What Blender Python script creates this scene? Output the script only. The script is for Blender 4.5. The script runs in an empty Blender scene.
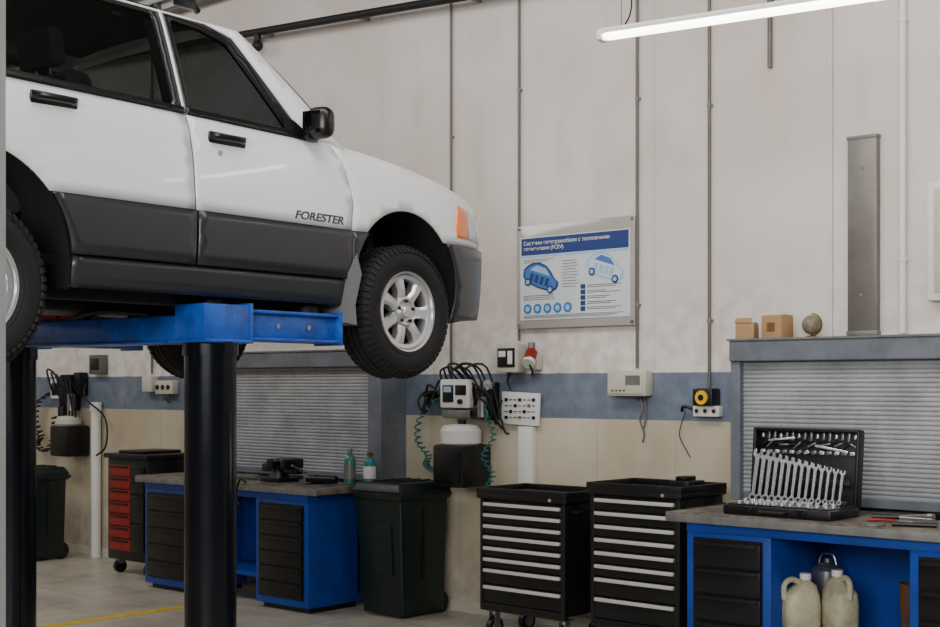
import bpy, bmesh, math, random
from math import sin, cos, pi, radians, sqrt
from mathutils import Vector, Matrix, Euler
from mathutils.geometry import delaunay_2d_cdt
random.seed(4)
SC = bpy.context.scene
COL = SC.collection

# ------------------------------------------------------------------ materials
def lin(c):
    out = []
    for v in c:
        v = v/255.0
        out.append(v/12.92 if v <= 0.04045 else ((v+0.055)/1.055)**2.4)
    return (out[0], out[1], out[2], 1)

def M(name, col, rough=0.5, metal=0.0, var=0.0, scale=6.0, bump=0.0, bscale=60.0, coat=0.0, emit=0.0, dark=None):
    m = bpy.data.materials.new(name); m.use_nodes = True
    nt = m.node_tree; b = nt.nodes['Principled BSDF']
    c = lin(col)
    b.inputs['Base Color'].default_value = c
    b.inputs['Roughness'].default_value = rough
    b.inputs['Metallic'].default_value = metal
    if coat: b.inputs['Coat Weight'].default_value = coat; b.inputs['Coat Roughness'].default_value = 0.05
    if emit:
        b.inputs['Emission Color'].default_value = c; b.inputs['Emission Strength'].default_value = emit
    if var or bump:
        tc = nt.nodes.new('ShaderNodeTexCoord')
    if var:
        n = nt.nodes.new('ShaderNodeTexNoise'); n.inputs['Scale'].default_value = scale
        n.inputs['Detail'].default_value = 6; n.inputs['Roughness'].default_value = 0.65
        nt.links.new(tc.outputs['Object'], n.inputs['Vector'])
        r = nt.nodes.new('ShaderNodeValToRGB')
        d = lin(dark) if dark else tuple(x*(1-var) for x in c[:3])+(1,)
        r.color_ramp.elements[0].position = 0.35; r.color_ramp.elements[0].color = d
        r.color_ramp.elements[1].position = 0.62; r.color_ramp.elements[1].color = c
        nt.links.new(n.outputs['Fac'], r.inputs['Fac'])
        nt.links.new(r.outputs['Color'], b.inputs['Base Color'])
        mr = nt.nodes.new('ShaderNodeMapRange')
        mr.inputs['To Min'].default_value = min(1, rough+0.12); mr.inputs['To Max'].default_value = max(0.02, rough-0.08)
        nt.links.new(n.outputs['Fac'], mr.inputs['Value']); nt.links.new(mr.outputs['Result'], b.inputs['Roughness'])
    if bump:
        n2 = nt.nodes.new('ShaderNodeTexNoise'); n2.inputs['Scale'].default_value = bscale; n2.inputs['Detail'].default_value = 4
        nt.links.new(tc.outputs['Object'], n2.inputs['Vector'])
        bp = nt.nodes.new('ShaderNodeBump'); bp.inputs['Strength'].default_value = bump; bp.inputs['Distance'].default_value = 0.01
        nt.links.new(n2.outputs['Fac'], bp.inputs['Height']); nt.links.new(bp.outputs['Normal'], b.inputs['Normal'])
    return m

def glass_mat(name, tint, refl=0.04):
    m = bpy.data.materials.new(name); m.use_nodes = True
    nt = m.node_tree; nt.nodes.clear()
    o = nt.nodes.new('ShaderNodeOutputMaterial'); mx = nt.nodes.new('ShaderNodeMixShader')
    t = nt.nodes.new('ShaderNodeBsdfTransparent'); g = nt.nodes.new('ShaderNodeBsdfGlossy')
    f = nt.nodes.new('ShaderNodeLayerWeight'); f.inputs['Blend'].default_value = 0.30
    ad = nt.nodes.new('ShaderNodeMath'); ad.operation = 'MULTIPLY_ADD'
    ad.inputs[1].default_value = 0.45; ad.inputs[2].default_value = refl*0.5
    t.inputs['Color'].default_value = tint; g.inputs['Roughness'].default_value = 0.03
    nt.links.new(f.outputs['Fresnel'], ad.inputs[0]); nt.links.new(ad.outputs[0], mx.inputs['Fac'])
    nt.links.new(t.outputs[0], mx.inputs[1]); nt.links.new(g.outputs[0], mx.inputs[2]); nt.links.new(mx.outputs[0], o.inputs['Surface'])
    return m

m_white = M('car_paint_white', (238,241,244), 0.22, coat=0.9)
m_clad = M('cladding_grey', (38,41,46), 0.38, coat=0.25)
m_clad2 = M('cladding_light', (112,114,116), 0.5)
m_blacktrim = M('black_trim', (10,10,11), 0.30)
m_under = M('underbody', (20,19,19), 0.8, var=0.5, scale=9)
m_int = M('interior_dark', (24,24,26), 0.85)
m_seat = M('seat_fabric', (54,54,57), 0.95)
m_glass = glass_mat('car_glass', (0.36,0.39,0.39,1))
m_mirror = M('mirror_glass', (40,42,46), 0.08, 0.9)  # dark reflection is put into the base colour
m_orange = M('amber_lens', (245,125,20), 0.2, coat=0.8)
m_lens = M('clear_lens', (190,198,205), 0.12, coat=1)
m_red = M('red_lens', (150,15,15), 0.2, coat=0.8)
m_tire = M('tyre_rubber', (15,15,16), 0.7, var=0.3, scale=30)
m_rim = M('rim_silver', (212,213,215), 0.30, 0.8)
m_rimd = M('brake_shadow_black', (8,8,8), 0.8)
m_badge = M('badge_grey', (80,84,90), 0.35, 0.5)
m_blue = M('lift_blue', (20,90,195), 0.33, var=0.5, scale=7, bump=0.15, coat=0.3)
m_bblue = M('bench_blue', (14,64,158), 0.42, var=0.3, scale=4)
m_post = M('lift_post_dark', (14,18,28), 0.18, 0.4, var=0.3, scale=5)
m_redp = M('bracket_red', (165,50,40), 0.55, var=0.4)
m_black = M('black_plastic', (12,12,14), 0.42)
m_blackm = M('black_metal', (17,18,20), 0.32, 0.1, var=0.3, scale=10)
m_steel = M('steel', (165,166,168), 0.3, 0.85, var=0.25, scale=25)
m_chrome = M('chrome', (242,242,244), 0.26, 0.85)
m_alu = M('drawer_alu', (208,206,200), 0.38, 0.3)
m_galv = M('galvanised', (136,136,134), 0.5, 0.5, var=0.3, scale=10)
m_duct = M('duct_steel', (128,124,117), 0.38, 0.45, var=0.3, scale=3)
m_shut = M('shutter_grey', (168,170,174), 0.5, 0.15, var=0.32, scale=3.5)
m_shut2 = M('shutter_box_grey', (116,122,131), 0.5, 0.2, var=0.3, scale=5)
m_cream = M('box_cream', (200,196,182), 0.5, var=0.15)
m_offw = M('off_white_plastic', (226,226,222), 0.45)
m_dgreen = M('bin_dark_green', (13,30,26), 0.40, var=0.35, scale=9)
m_top = M('bench_top_worn', (126,116,104), 0.5, var=0.6, scale=7, bump=0.1, dark=(54,50,47))
m_teal = M('teal_hose', (24,105,98), 0.4)
m_rubber = M('rubber_black', (12,12,13), 0.6)
m_yellow = M('yellow_plastic', (235,180,30), 0.45)
m_redb = M('red_paint', (150,32,26), 0.45, var=0.3)
m_card = M('cardboard', (176,140,100), 0.85, var=0.15)
m_jug = M('jug_plastic', (196,190,158), 0.45, var=0.4, scale=8)
m_navy = M('poster_navy', (36,58,118), 0.5)
m_pblue = M('poster_blue', (60,115,180), 0.5)
m_plight = M('poster_lightblue', (150,192,220), 0.5)
m_paper = M('poster_paper', (206,212,217), 0.4)
m_plex = M('plexiglass_backing', (168,164,158), 0.15, coat=0.8)
m_wood = M('wood_brown', (120,80,45), 0.6, var=0.3)
m_globe = M('globe_map', (150,135,105), 0.4, var=0.5, scale=18, dark=(100,98,85))
m_conduit = M('conduit_grey', (110,105,100), 0.5, 0.3, var=0.2)
m_glow = M('tube_glow', (255,252,246), 0.5, emit=10.0)
m_yline = M('yellow_line_paint', (222,188,45), 0.6, var=0.3, scale=12)
m_tealc = M('teal_bottle', (25,125,130), 0.35)
m_can = M('spray_can_green', (70,125,105), 0.3, 0.3)
m_brown = M('brown_hose', (92,60,42), 0.7, var=0.3)
m_colm = M('column_paint_grey', (205,210,216), 0.5, var=0.1)

def wall_material():
    m = bpy.data.materials.new('garage_wall_paint'); m.use_nodes = True
    nt = m.node_tree; b = nt.nodes['Principled BSDF']; L = nt.links.new
    tc = nt.nodes.new('ShaderNodeTexCoord'); sep = nt.nodes.new('ShaderNodeSeparateXYZ')
    L(tc.outputs['Object'], sep.inputs[0])
    def math_(op, a, bb=None, c=None):
        n = nt.nodes.new('ShaderNodeMath'); n.operation = op
        for i, v in enumerate((a, bb, c)):
            if v is None: continue
            if isinstance(v, (int, float)): n.inputs[i].default_value = v
            else: L(v, n.inputs[i])
        return n.outputs[0]
    def mix(f, c1, c2):
        n = nt.nodes.new('ShaderNodeMix'); n.data_type = 'RGBA'
        if isinstance(f, (int, float)): n.inputs[0].default_value = f
        else: L(f, n.inputs[0])
        for i, v in ((6, c1), (7, c2)):
            if isinstance(v, tuple): n.inputs[i].default_value = v
            else: L(v, n.inputs[i])
        return n.outputs[2]
    def noise(sc, det=6, stretch=None):
        n = nt.nodes.new('ShaderNodeTexNoise'); n.inputs['Scale'].default_value = sc; n.inputs['Detail'].default_value = det
        if stretch:
            mp = nt.nodes.new('ShaderNodeMapping'); mp.inputs['Scale'].default_value = stretch
            L(tc.outputs['Object'], mp.inputs[0]); L(mp.outputs[0], n.inputs['Vector'])
        else: L(tc.outputs['Object'], n.inputs['Vector'])
        return n.outputs['Fac']
    def ramp(f, lo, hi):
        n = nt.nodes.new('ShaderNodeMapRange'); n.inputs['From Min'].default_value = lo; n.inputs['From Max'].default_value = hi
        L(f, n.inputs['Value']); return n.outputs['Result']
    x, z = sep.outputs[0], sep.outputs[2]
    n1 = noise(0.9); n2 = noise(1.6, 8, (1.0, 1, 0.7)); n3 = noise(9, 8); n4 = noise(3.5, 10, (1, 1, 0.4))
    up = mix(ramp(n1, 0.36, 0.64), lin((206,195,189)), lin((219,213,208)))
    up = mix(ramp(n2, 0.52, 0.78), up, lin((203,187,179)))
    up = mix(math_('MULTIPLY', ramp(n4, 0.60, 0.76), 0.35), up, lin((180,166,158)))
    near = math_('MULTIPLY', ramp(z, 2.45, 1.75), ramp(n3, 0.42, 0.58))
    up = mix(math_('MULTIPLY', near, 0.75), up, lin((232,227,221)))
    fr = math_('FRACT', math_('MULTIPLY', math_('ADD', x, 40.13), 1/2.44))
    joint = math_('LESS_THAN', math_('ABSOLUTE', math_('SUBTRACT', fr, 0.5)), 0.002)
    wide = ramp(math_('ABSOLUTE', math_('SUBTRACT', fr, 0.5)), 0.05, 0.0)
    up = mix(math_('MULTIPLY', wide, 0.12), up, lin((178,164,155)))
    up = mix(math_('MULTIPLY', joint, 0.22), up, lin((150,138,130)))
    st = mix(ramp(n3, 0.4, 0.65), lin((98,109,126)), lin((115,125,140)))
    st = mix(math_('MULTIPLY', ramp(n4, 0.60, 0.72), 0.4), st, lin((150,152,156)))
    lo = mix(ramp(n2, 0.4, 0.66), lin((184,172,148)), lin((206,196,176)))
    lo = mix(math_('MULTIPLY', ramp(n4, 0.54, 0.72), 0.45), lo, lin((152,138,116)))
    grime = math_('MULTIPLY', ramp(z, 0.75, 0.0), ramp(n3, 0.35, 0.62))
    lo = mix(math_('MULTIPLY', grime, 0.55), lo, lin((132,122,108)))
    fr2 = math_('FRACT', math_('MULTIPLY', math_('ADD', x, 40.0), 1/0.6))
    j2 = math_('LESS_THAN', fr2, 0.012)
    lo = mix(math_('MULTIPLY', j2, 0.35), lo, lin((130,120,102)))
    zw = math_('ADD', z, math_('MULTIPLY', math_('SUBTRACT', n3, 0.5), 0.010))
    c = mix(math_('GREATER_THAN', zw, 1.38), lo, st)
    c = mix(math_('GREATER_THAN', zw, 1.678), c, up)
    L(c, b.inputs['Base Color']); b.inputs['Roughness'].default_value = 0.7
    bp = nt.nodes.new('ShaderNodeBump'); bp.inputs['Strength'].default_value = 0.3; bp.inputs['Distance'].default_value = 0.02
    L(noise(5, 8), bp.inputs['Height']); L(bp.outputs[0], b.inputs['Normal'])
    return m
m_wall = wall_material()

def floor_material():
    m = bpy.data.materials.new('floor_tiles'); m.use_nodes = True
    nt = m.node_tree; b = nt.nodes['Principled BSDF']; L = nt.links.new
    tc = nt.nodes.new('ShaderNodeTexCoord')
    br = nt.nodes.new('ShaderNodeTexBrick'); br.offset = 0; br.inputs['Scale'].default_value = 1.0
    br.inputs['Brick Width'].default_value = 0.4; br.inputs['Row Height'].default_value = 0.4
    br.inputs['Mortar Size'].default_value = 0.004
    br.inputs['Color1'].default_value = lin((196,189,174)); br.inputs['Color2'].default_value = lin((186,179,165)); br.inputs['Mortar'].default_value = lin((118,110,100))
    L(tc.outputs['Object'], br.inputs['Vector'])
    n = nt.nodes.new('ShaderNodeTexNoise'); n.inputs['Scale'].default_value = 2.2; n.inputs['Detail'].default_value = 10; n.inputs['Roughness'].default_value = 0.65
    L(tc.outputs['Object'], n.inputs['Vector'])
    r = nt.nodes.new('ShaderNodeMapRange'); r.inputs['From Min'].default_value = 0.42; r.inputs['From Max'].default_value = 0.68; r.inputs['To Max'].default_value = 0.7
    L(n.outputs['Fac'], r.inputs['Value'])
    mx = nt.nodes.new('ShaderNodeMix'); mx.data_type = 'RGBA'; L(r.outputs[0], mx.inputs[0]); L(br.outputs['Color'], mx.inputs[6]); mx.inputs[7].default_value = lin((132,123,111))
    L(mx.outputs[2], b.inputs['Base Color'])
    r2 = nt.nodes.new('ShaderNodeMapRange'); r2.inputs['To Min'].default_value = 0.22; r2.inputs['To Max'].default_value = 0.5; L(n.outputs['Fac'], r2.inputs['Value'])
    L(r2.outputs[0], b.inputs['Roughness'])
    return m
m_floor = floor_material()
m_ceil = M('ceiling_paint', (150,146,140), 0.8, var=0.1)

# ------------------------------------------------------------------ mesh builder
class MB:
    def __init__(s, name):
        s.name = name; s.bm = bmesh.new(); s.mats = []
    def mi(s, m):
        if m not in s.mats: s.mats.append(m)
        return s.mats.index(m)
    def add(s, tb, m):
        i = s.mi(m)
        for f in tb.faces: f.material_index = i; f.smooth = True
        me = bpy.data.meshes.new('tmp'); tb.to_mesh(me); tb.free()
        s.bm.from_mesh(me); bpy.data.meshes.remove(me)
    def box(s, c, size, m, rot=None, bev=0.0, seg=2):
        tb = bmesh.new(); bmesh.ops.create_cube(tb, size=1)
        for v in tb.verts: v.co = Vector((v.co.x*size[0], v.co.y*size[1], v.co.z*size[2]))
        if bev: bmesh.ops.bevel(tb, geom=list(tb.edges), offset=min(bev, min(size)*0.45), segments=seg, profile=0.5, affect='EDGES')
        R = Euler(rot).to_matrix().to_4x4() if rot else Matrix()
        tb.transform(Matrix.Translation(c) @ R); s.add(tb, m); return s
    def bx(s, x0, x1, y0, y1, z0, z1, m, bev=0.0):
        return s.box(((x0+x1)/2, (y0+y1)/2, (z0+z1)/2), (abs(x1-x0), abs(y1-y0), abs(z1-z0)), m, None, bev)
    def lathe(s, prof, m, mat=None, seg=32, close=False):
        tb = bmesh.new(); rings = []
        for r, h in prof:
            if r < 1e-6: rings.append([tb.verts.new((0, 0, h))])
            else: rings.append([tb.verts.new((r*cos(2*pi*i/seg), r*sin(2*pi*i/seg), h)) for i in range(seg)])
        pairs = list(zip(rings, rings[1:]))
        if close: pairs.append((rings[-1], rings[0]))
        for a, b in pairs:
            for i in range(seg):
                j = (i+1) % seg
                if len(a) == 1 and len(b) == 1: continue
                if len(a) == 1: tb.faces.new((a[0], b[j], b[i]))
                elif len(b) == 1: tb.faces.new((a[i], a[j], b[0]))
                else: tb.faces.new((a[i], a[j], b[j], b[i]))
        bmesh.ops.recalc_face_normals(tb, faces=list(tb.faces))
        if mat: tb.transform(mat)
        s.add(tb, m); return s
    def cyl(s, p0, p1, r, m, r2=None, seg=20):
        p0 = Vector(p0); p1 = Vector(p1); d = p1-p0; L = d.length
        q = d.to_track_quat('Z', 'Y').to_matrix().to_4x4()
        r2 = r if r2 is None else r2
        return s.lathe([(0, 0), (r, 0), (r2, L), (0, L)], m, Matrix.Translation(p0) @ q, seg)
    def sphere(s, c, r, m, sc=(1, 1, 1)):
        tb = bmesh.new(); bmesh.ops.create_uvsphere(tb, u_segments=20, v_segments=12, radius=r)
        for v in tb.verts: v.co = Vector((v.co.x*sc[0], v.co.y*sc[1], v.co.z*sc[2]))+Vector(c)
        s.add(tb, m); return s
    def tube(s, pts, r, m, seg=8, sub=0):
        pts = [Vector(p) for p in pts]
        if sub:
            o = []
            for i in range(len(pts)-1):
                a = pts[max(i-1, 0)]; b = pts[i]; c = pts[i+1]; d = pts[min(i+2, len(pts)-1)]
                for k in range(sub):
                    t = k/sub
                    o.append(0.5*((2*b)+(c-a)*t+(2*a-5*b+4*c-d)*t*t+(3*b-a-3*c+d)*t**3))
            o.append(pts[-1]); pts = o
        tb = bmesh.new(); rings = []; up = None
        for i, p in enumerate(pts):
            t = (pts[min(i+1, len(pts)-1)]-pts[max(i-1, 0)])
            if t.length < 1e-9: t = Vector((0, 0, 1))
            t.normalize()
            if up is None:
                up = Vector((0, 0, 1)) if abs(t.z) < 0.9 else Vector((1, 0, 0))
            n = up - t*up.dot(t)
            if n.length < 1e-4: n = t.orthogonal()
            n.normalize(); up = n; bn = t.cross(n)
            rings.append([tb.verts.new(p+(n*cos(2*pi*k/seg)+bn*sin(2*pi*k/seg))*r) for k in range(seg)])
        for a, b in zip(rings, rings[1:]):
            for k in range(seg):
                j = (k+1) % seg; tb.faces.new((a[k], a[j], b[j], b[k]))
        tb.faces.new(rings[0][::-1]); tb.faces.new(rings[-1])
        bmesh.ops.recalc_face_normals(tb, faces=list(tb.faces))
        s.add(tb, m); return s
    def grid(s, fn, nu, nv, m, flip=False):
        tb = bmesh.new()
        V = [[tb.verts.new(fn(i/nu, j/nv)) for j in range(nv+1)] for i in range(nu+1)]
        for i in range(nu):
            for j in range(nv):
                q = (V[i][j], V[i+1][j], V[i+1][j+1], V[i][j+1])
                try: tb.faces.new(q[::-1] if flip else q)
                except ValueError: pass
        s.add(tb, m); return s
    def prism(s, pts, depth, m, mat=None):
        tb = bmesh.new()
        a = [tb.verts.new((p[0], 0, p[1])) for p in pts]; b = [tb.verts.new((p[0], depth, p[1])) for p in pts]
        tb.faces.new(a); tb.faces.new(b[::-1]); n = len(pts)
        for i in range(n): tb.faces.new((a[i], b[i], b[(i+1) % n], a[(i+1) % n]))
        bmesh.ops.recalc_face_normals(tb, faces=list(tb.faces))
        if mat: tb.transform(mat)
        s.add(tb, m); return s
    def frustum(s, r0, r1, m, bev=0.0):
        tb = bmesh.new()
        def ring(r): return [tb.verts.new((x, y, r[4])) for x, y in ((r[0], r[2]), (r[1], r[2]), (r[1], r[3]), (r[0], r[3]))]
        a = ring(r0); b = ring(r1); tb.faces.new(a[::-1]); tb.faces.new(b)
        for i in range(4): tb.faces.new((a[i], a[(i+1) % 4], b[(i+1) % 4], b[i]))
        if bev: bmesh.ops.bevel(tb, geom=list(tb.edges), offset=bev, segments=3, profile=0.5, affect='EDGES')
        s.add(tb, m); return s
    def finish(s, parent=None, origin=None, angle=35):
        me = bpy.data.meshes.new(s.name)
        if origin is None and parent is None:
            xs = [v.co.x for v in s.bm.verts]; ys = [v.co.y for v in s.bm.verts]; zs = [v.co.z for v in s.bm.verts]
            origin = Vector(((min(xs)+max(xs))/2, (min(ys)+max(ys))/2, min(zs)))
        if origin is None: origin = Vector((0, 0, 0))
        origin = Vector(origin)
        bmesh.ops.translate(s.bm, verts=s.bm.verts, vec=-origin)
        s.bm.to_mesh(me); s.bm.free()
        for m in s.mats: me.materials.append(m)
        me.set_sharp_from_angle(angle=radians(angle))
        ob = bpy.data.objects.new(s.name, me); COL.objects.link(ob); ob.location = origin
        if parent: ob.parent = parent
        return ob

def empty(name, loc=(0, 0, 0), rz=0):
    e = bpy.data.objects.new(name, None); COL.objects.link(e); e.location = loc; e.rotation_euler = (0, 0, rz); e.empty_display_size = 0.2
    return e
def text(name, body, loc, rot, size, m, parent, ext=0.001, sx=1.0, shear=0.0, align='LEFT', off=0.0):
    c = bpy.data.curves.new(name, 'FONT'); c.body = body; c.size = size; c.extrude = ext; c.shear = shear; c.align_x = align; c.offset = off
    c.materials.append(m)
    o = bpy.data.objects.new(name, c); COL.objects.link(o); o.location = loc; o.rotation_euler = rot; o.scale = (sx, 1, 1); o.parent = parent
    return o

# ------------------------------------------------------------------ room
WALL = 7.0
w = MB('floor'); w.bx(-13.8, 4, -7, WALL+0.2, -0.15, 0, m_floor); w.finish(origin=(0, 0, 0))
w = MB('wall_back'); w.bx(-13.8, 4, WALL, WALL+0.2, 0, 5.6, m_wall); w.finish(origin=(0, 0, 0))
w = MB('wall_left'); w.bx(-13.8, -13.6, -7, WALL, 0, 5.6, m_wall); w.finish(origin=(0, 0, 0))
w = MB('ceiling'); w.bx(-13.8, 4, -7, WALL+0.2, 5.6, 5.75, m_ceil); w.finish(origin=(0, 0, 0))
YW = WALL-0.003
w = MB('trim_1'); w.bx(-3.565, -3.54, WALL-0.02, WALL, 1.87, 5.6, m_wall); w.finish(origin=(0, 0, 0))
w = MB('floor_marking_line'); w.bx(-8.06, -7.96, -3, 5.8, 0.0005, 0.003, m_yline); w.finish()
w = MB('baseboard_back'); w.bx(-13.6, -4.3, WALL-0.012, WALL, 0.0, 0.08, m_cream); w.finish(origin=(0, 0, 0))

def conduit(x, z0, z1, r=0.010, mt=m_conduit, cm=None):
    c = MB('conduit_pipe'); c.cyl((x, YW-r-0.008, z0), (x, YW-r-0.008, z1), r, mt, seg=12)
    z = z0+0.4
    while z < z1:
        c.box((x, YW-0.008, z), (0.04, 0.014, 0.016), cm or m_galv, bev=0.003)
        c.cyl((x, YW-r-0.008, z-0.012), (x, YW-r-0.008, z+0.012), r*1.25, cm or m_galv, seg=12); z += 1.3
    c.finish()
ZC = 5.58
conduit(-6.465, 1.66, ZC); conduit(-5.836, 1.90, ZC); conduit(-4.867, 1.705, ZC); conduit(-4.34, 1.59, ZC)
conduit(-3.928, 3.45, ZC, 0.014); conduit(-3.119, 1.88, ZC, 0.020, m_offw, m_offw)
p = MB('wall_air_pipe')
pa_, pb_ = Vector((-13.4, YW-0.12, 4.77)), Vector((-4.4, YW-0.12, 4.17))
p.cyl(pa_, pb_, 0.03, m_rubber, seg=14)
for k in range(8):
    q = pa_.lerp(pb_, (k+0.4)/8); p.box((q.x, YW-0.06, q.z), (0.03, 0.12, 0.05), m_galv, bev=0.004)
q = pa_.lerp(pb_, 0.545); p.cyl(q, (q.x, q.y, q.z-0.10), 0.028, m_rubber); p.sphere((q.x, q.y, q.z-0.11), 0.045, m_rubber)
p.finish()
p = MB('heating_pipe'); p.cyl((-13.4, YW-0.07, 4.86), (-6.6, YW-0.07, 4.86), 0.03, m_conduit, seg=14); p.cyl((-13.4, YW-0.07, 5.0), (-6.6, YW-0.07, 5.0), 0.03, m_offw, seg=14)
x = -13
while x < -6.7: p.box((x, YW-0.03, 4.93), (0.03, 0.06, 0.24), m_galv, bev=0.003); x += 1.5
p.finish()
p = MB('ceiling_beam'); p.bx(-13.55, 3.5, 6.45, 6.6, 5.05, 5.59, m_shut2, 0.005); p.bx(-13.55, 3.5, 6.38, 6.67, 5.03, 5.06, m_shut2); p.finish()
p = MB('steel_column'); p.box((-2.828, 1.491, 2.795), (0.1, 0.1, 5.59), m_colm, rot=(0, 0, radians(42)), bev=0.008); p.box((-2.840, 1.481, 0.006), (0.2, 0.2, 0.012), m_colm, rot=(0, 0, radians(42)), bev=0.002); p.finish()

p = MB('metal_duct_profile')
p.bx(-3.430, -3.258, YW-0.05, YW, 1.88, 2.97, m_duct, 0.006)
p.bx(-3.434, -3.254, YW-0.054, YW, 2.96, 2.98, m_galv, 0.003)
p.bx(-3.434, -3.254, YW-0.054, YW, 1.875, 1.90, m_galv, 0.003)
for z in (2.1, 2.8): p.cyl((-3.345, YW-0.05, z), (-3.345, YW-0.056, z), 0.008, m_steel, seg=10)
p.finish()
p = MB('white_wall_cabinet'); p.bx(-2.97, -2.5, YW-0.06, YW, 2.05, 2.68, m_offw, 0.006); p.bx(-2.93, -2.54, YW-0.068, YW-0.06, 2.09, 2.64, m_cream, 0.004); p.cyl((-2.6, YW-0.068, 2.35), (-2.6, YW-0.085, 2.35), 0.012, m_black); p.finish()

# ------------------------------------------------------------------ roller shutters
def shutter(x0, x1, zb, jr=True):
    s = MB('roller_shutter')
    yb = 6.76
    s.bx(x0, x1, 6.72, YW, 1.735, 1.855, m_shut2, 0.008)
    s.bx(x0-0.01, x1+0.01, 6.71, YW, 1.852, 1.865, m_galv, 0.002)
    s.bx(x0, x0+0.06, yb-0.02, YW, zb, 1.737, m_shut2, 0.004)
    if jr: s.bx(x1-0.14, x1, yb-0.02, YW, zb, 1.737, m_shut2, 0.004)
    a = x0+0.06; b = x1-(0.14 if jr else 0)
    P_ = 0.025; n = int((1.735-zb)/P_)
    prof = []
    for i in range(n):
        z = 1.735-i*P_
        prof += [(0.0, z), (-0.006, z-P_*.2), (-0.0075, z-P_*.5), (-0.006, z-P_*.8), (0.0, z-P_*.96)]
    N = len(prof)-1
    s.grid(lambda u, v: Vector((a+(b-a)*v, yb+0.03+prof[min(int(round(u*N)), N)][0], prof[min(int(round(u*N)), N)][1])), N, 1, m_shut)
    s.bx(a, b, yb+0.02, yb+0.05, zb, zb+0.05, m_shut2, 0.004)
    s.finish(angle=20)
shutter(-4.05, -1.3, 0.94)
shutter(-9.05, -6.93, 0.90)

# ------------------------------------------------------------------ work benches
def drawers(s, x0, x1, yf, z0, z1, n, mt=m_blackm):
    h = (z1-z0)/n
    for i in range(n):
        a = z0+i*h
        s.bx(x0, x1, yf-0.018, yf+0.01, a+0.006, a+h-0.006, mt, 0.004)
        s.bx(x0+0.02, x1-0.02, yf-0.028, yf-0.016, a+h-0.028, a+h-0.012, m_black, 0.003)
def bench(name, x0, x1, yf, h, cabs, topx0, topx1, ytop=6.74):
    s = MB(name)
    s.bx(topx0, topx1, yf-0.04, ytop-0.04, h-0.045, h, m_top, 0.006)
    s.bx(topx0+0.005, topx1-0.005, yf-0.046, yf-0.035, h-0.05, h-0.008, m_galv, 0.003)
    s.bx(x0, x1, yf-0.005, ytop-0.07, h-0.10, h-0.045, m_bblue, 0.003)
    for (a, b, n) in cabs:
        s.bx(a, b, yf+0.0, ytop-0.06, 0.04, h-0.10, m_bblue, 0.004)
        s.bx(a+0.045, b-0.045, yf-0.006, yf+0.01, 0.09, h-0.125, m_black)
        drawers(s, a+0.05, b-0.05, yf-0.004, 0.10, h-0.135, n)
        s.bx(a+0.03, b-0.03, yf+0.05, ytop-0.09, 0.0, 0.04, m_black)
    s.bx(x0, x1, ytop-0.10, ytop-0.075, 0.10, h-0.10, m_bblue)
    s.bx(x0+0.02, x1-0.02, yf+0.05, ytop-0.09, 0.20, 0.23, m_bblue, 0.003)
    return s.finish()
bench('workbench', -3.88, -1.6, 6.02, 0.93, [(-3.88, -3.385, 5), (-2.66, -2.15, 5), (-1.9, -1.6, 3)], -3.99, -1.5)
bench('workbench', -9.02, -7.07, 6.17, 0.885, [(-9.02, -8.38, 5), (-7.64, -7.07, 6)], -9.10, -6.93)

# ------------------------------------------------------------------ tool trolleys
def trolley(x0, x1, yf, h, n):
    s = MB('tool_trolley'); d = 0.46; yb = yf+d; z0 = 0.20
    s.bx(x0+0.02, x1-0.02, yf+0.02, yb, z0, h-0.07, m_blackm, 0.008)
    s.bx(x0, x1, yf-0.02, yb+0.01, h-0.07, h-0.035, m_black, 0.010)
    for a, b, c, dd in ((x0, x1, yf-0.02, yf), (x0, x1, yb-0.01, yb+0.01), (x0, x0+0.02, yf, yb), (x1-0.02, x1, yf, yb)):
        s.bx(a, b, c, dd, h-0.04, h, m_black, 0.005)
    hs = [1.0]*(n-2)+[1.5, 1.7]; tot = sum(hs); z = h-0.085; H = h-0.085-(z0+0.03)
    for k in hs:
        dh = H*k/tot
        s.bx(x0+0.05, x1-0.05, yf, yf+0.03, z-dh+0.005, z-0.004, m_blackm, 0.004)
        s.bx(x0+0.055, x1-0.055, yf-0.018, yf+0.004, z-0.030, z-0.008, m_alu, 0.005)
        z -= dh
    s.bx(x0+0.02, x0+0.05, yf-0.004, yf+0.03, z0, h-0.07, m_black, 0.006); s.bx(x1-0.05, x1-0.02, yf-0.004, yf+0.03, z0, h-0.07, m_black, 0.006)
    s.bx(x0+0.02, x1-0.02, yf-0.002, yf+0.03, z0-0.02, z0+0.03, m_black, 0.004)
    s.tube([(x1-0.01, yf+0.06, h-0.12), (x1+0.03, yf+0.06, h-0.12), (x1+0.03, yb-0.06, h-0.12), (x1-0.01, yb-0.06, h-0.12)], 0.011, m_blackm)
    for cx in (x0+0.08, x1-0.08):
        for cy in (yf+0.07, yb-0.07):
            s.box((cx, cy, z0-0.025), (0.08, 0.07, 0.012), m_steel)
            s.cyl((cx, cy, z0-0.05), (cx, cy, z0-0.02), 0.022, m_steel)
            for o in (-0.024, 0.024): s.box((cx+o, cy, z0-0.09), (0.005, 0.05, 0.11), m_steel)
            s.cyl((cx-0.018, cy, 0.066), (cx+0.018, cy, 0.066), 0.066, m_black, seg=24)
            s.cyl((cx-0.026, cy, 0.066), (cx+0.026, cy, 0.066), 0.036, m_steel, seg=20)
    s.cyl((x1-0.12, yf-0.001, h-0.052), (x1-0.12, yf-0.028, h-0.052), 0.010, m_chrome)
    return s
trolley(-5.65, -4.93, 6.35, 0.955, 8).finish()
trolley(-4.78, -4.12, 6.35, 1.03, 8).finish()
s = MB('cordless_tool_battery'); s.bx(-4.32, -4.18, 6.5, 6.68, 0.996, 1.05, m_black, 0.01); s.bx(-4.29, -4.22, 6.53, 6.65, 1.045, 1.075, m_blackm, 0.01); s.finish()

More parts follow.
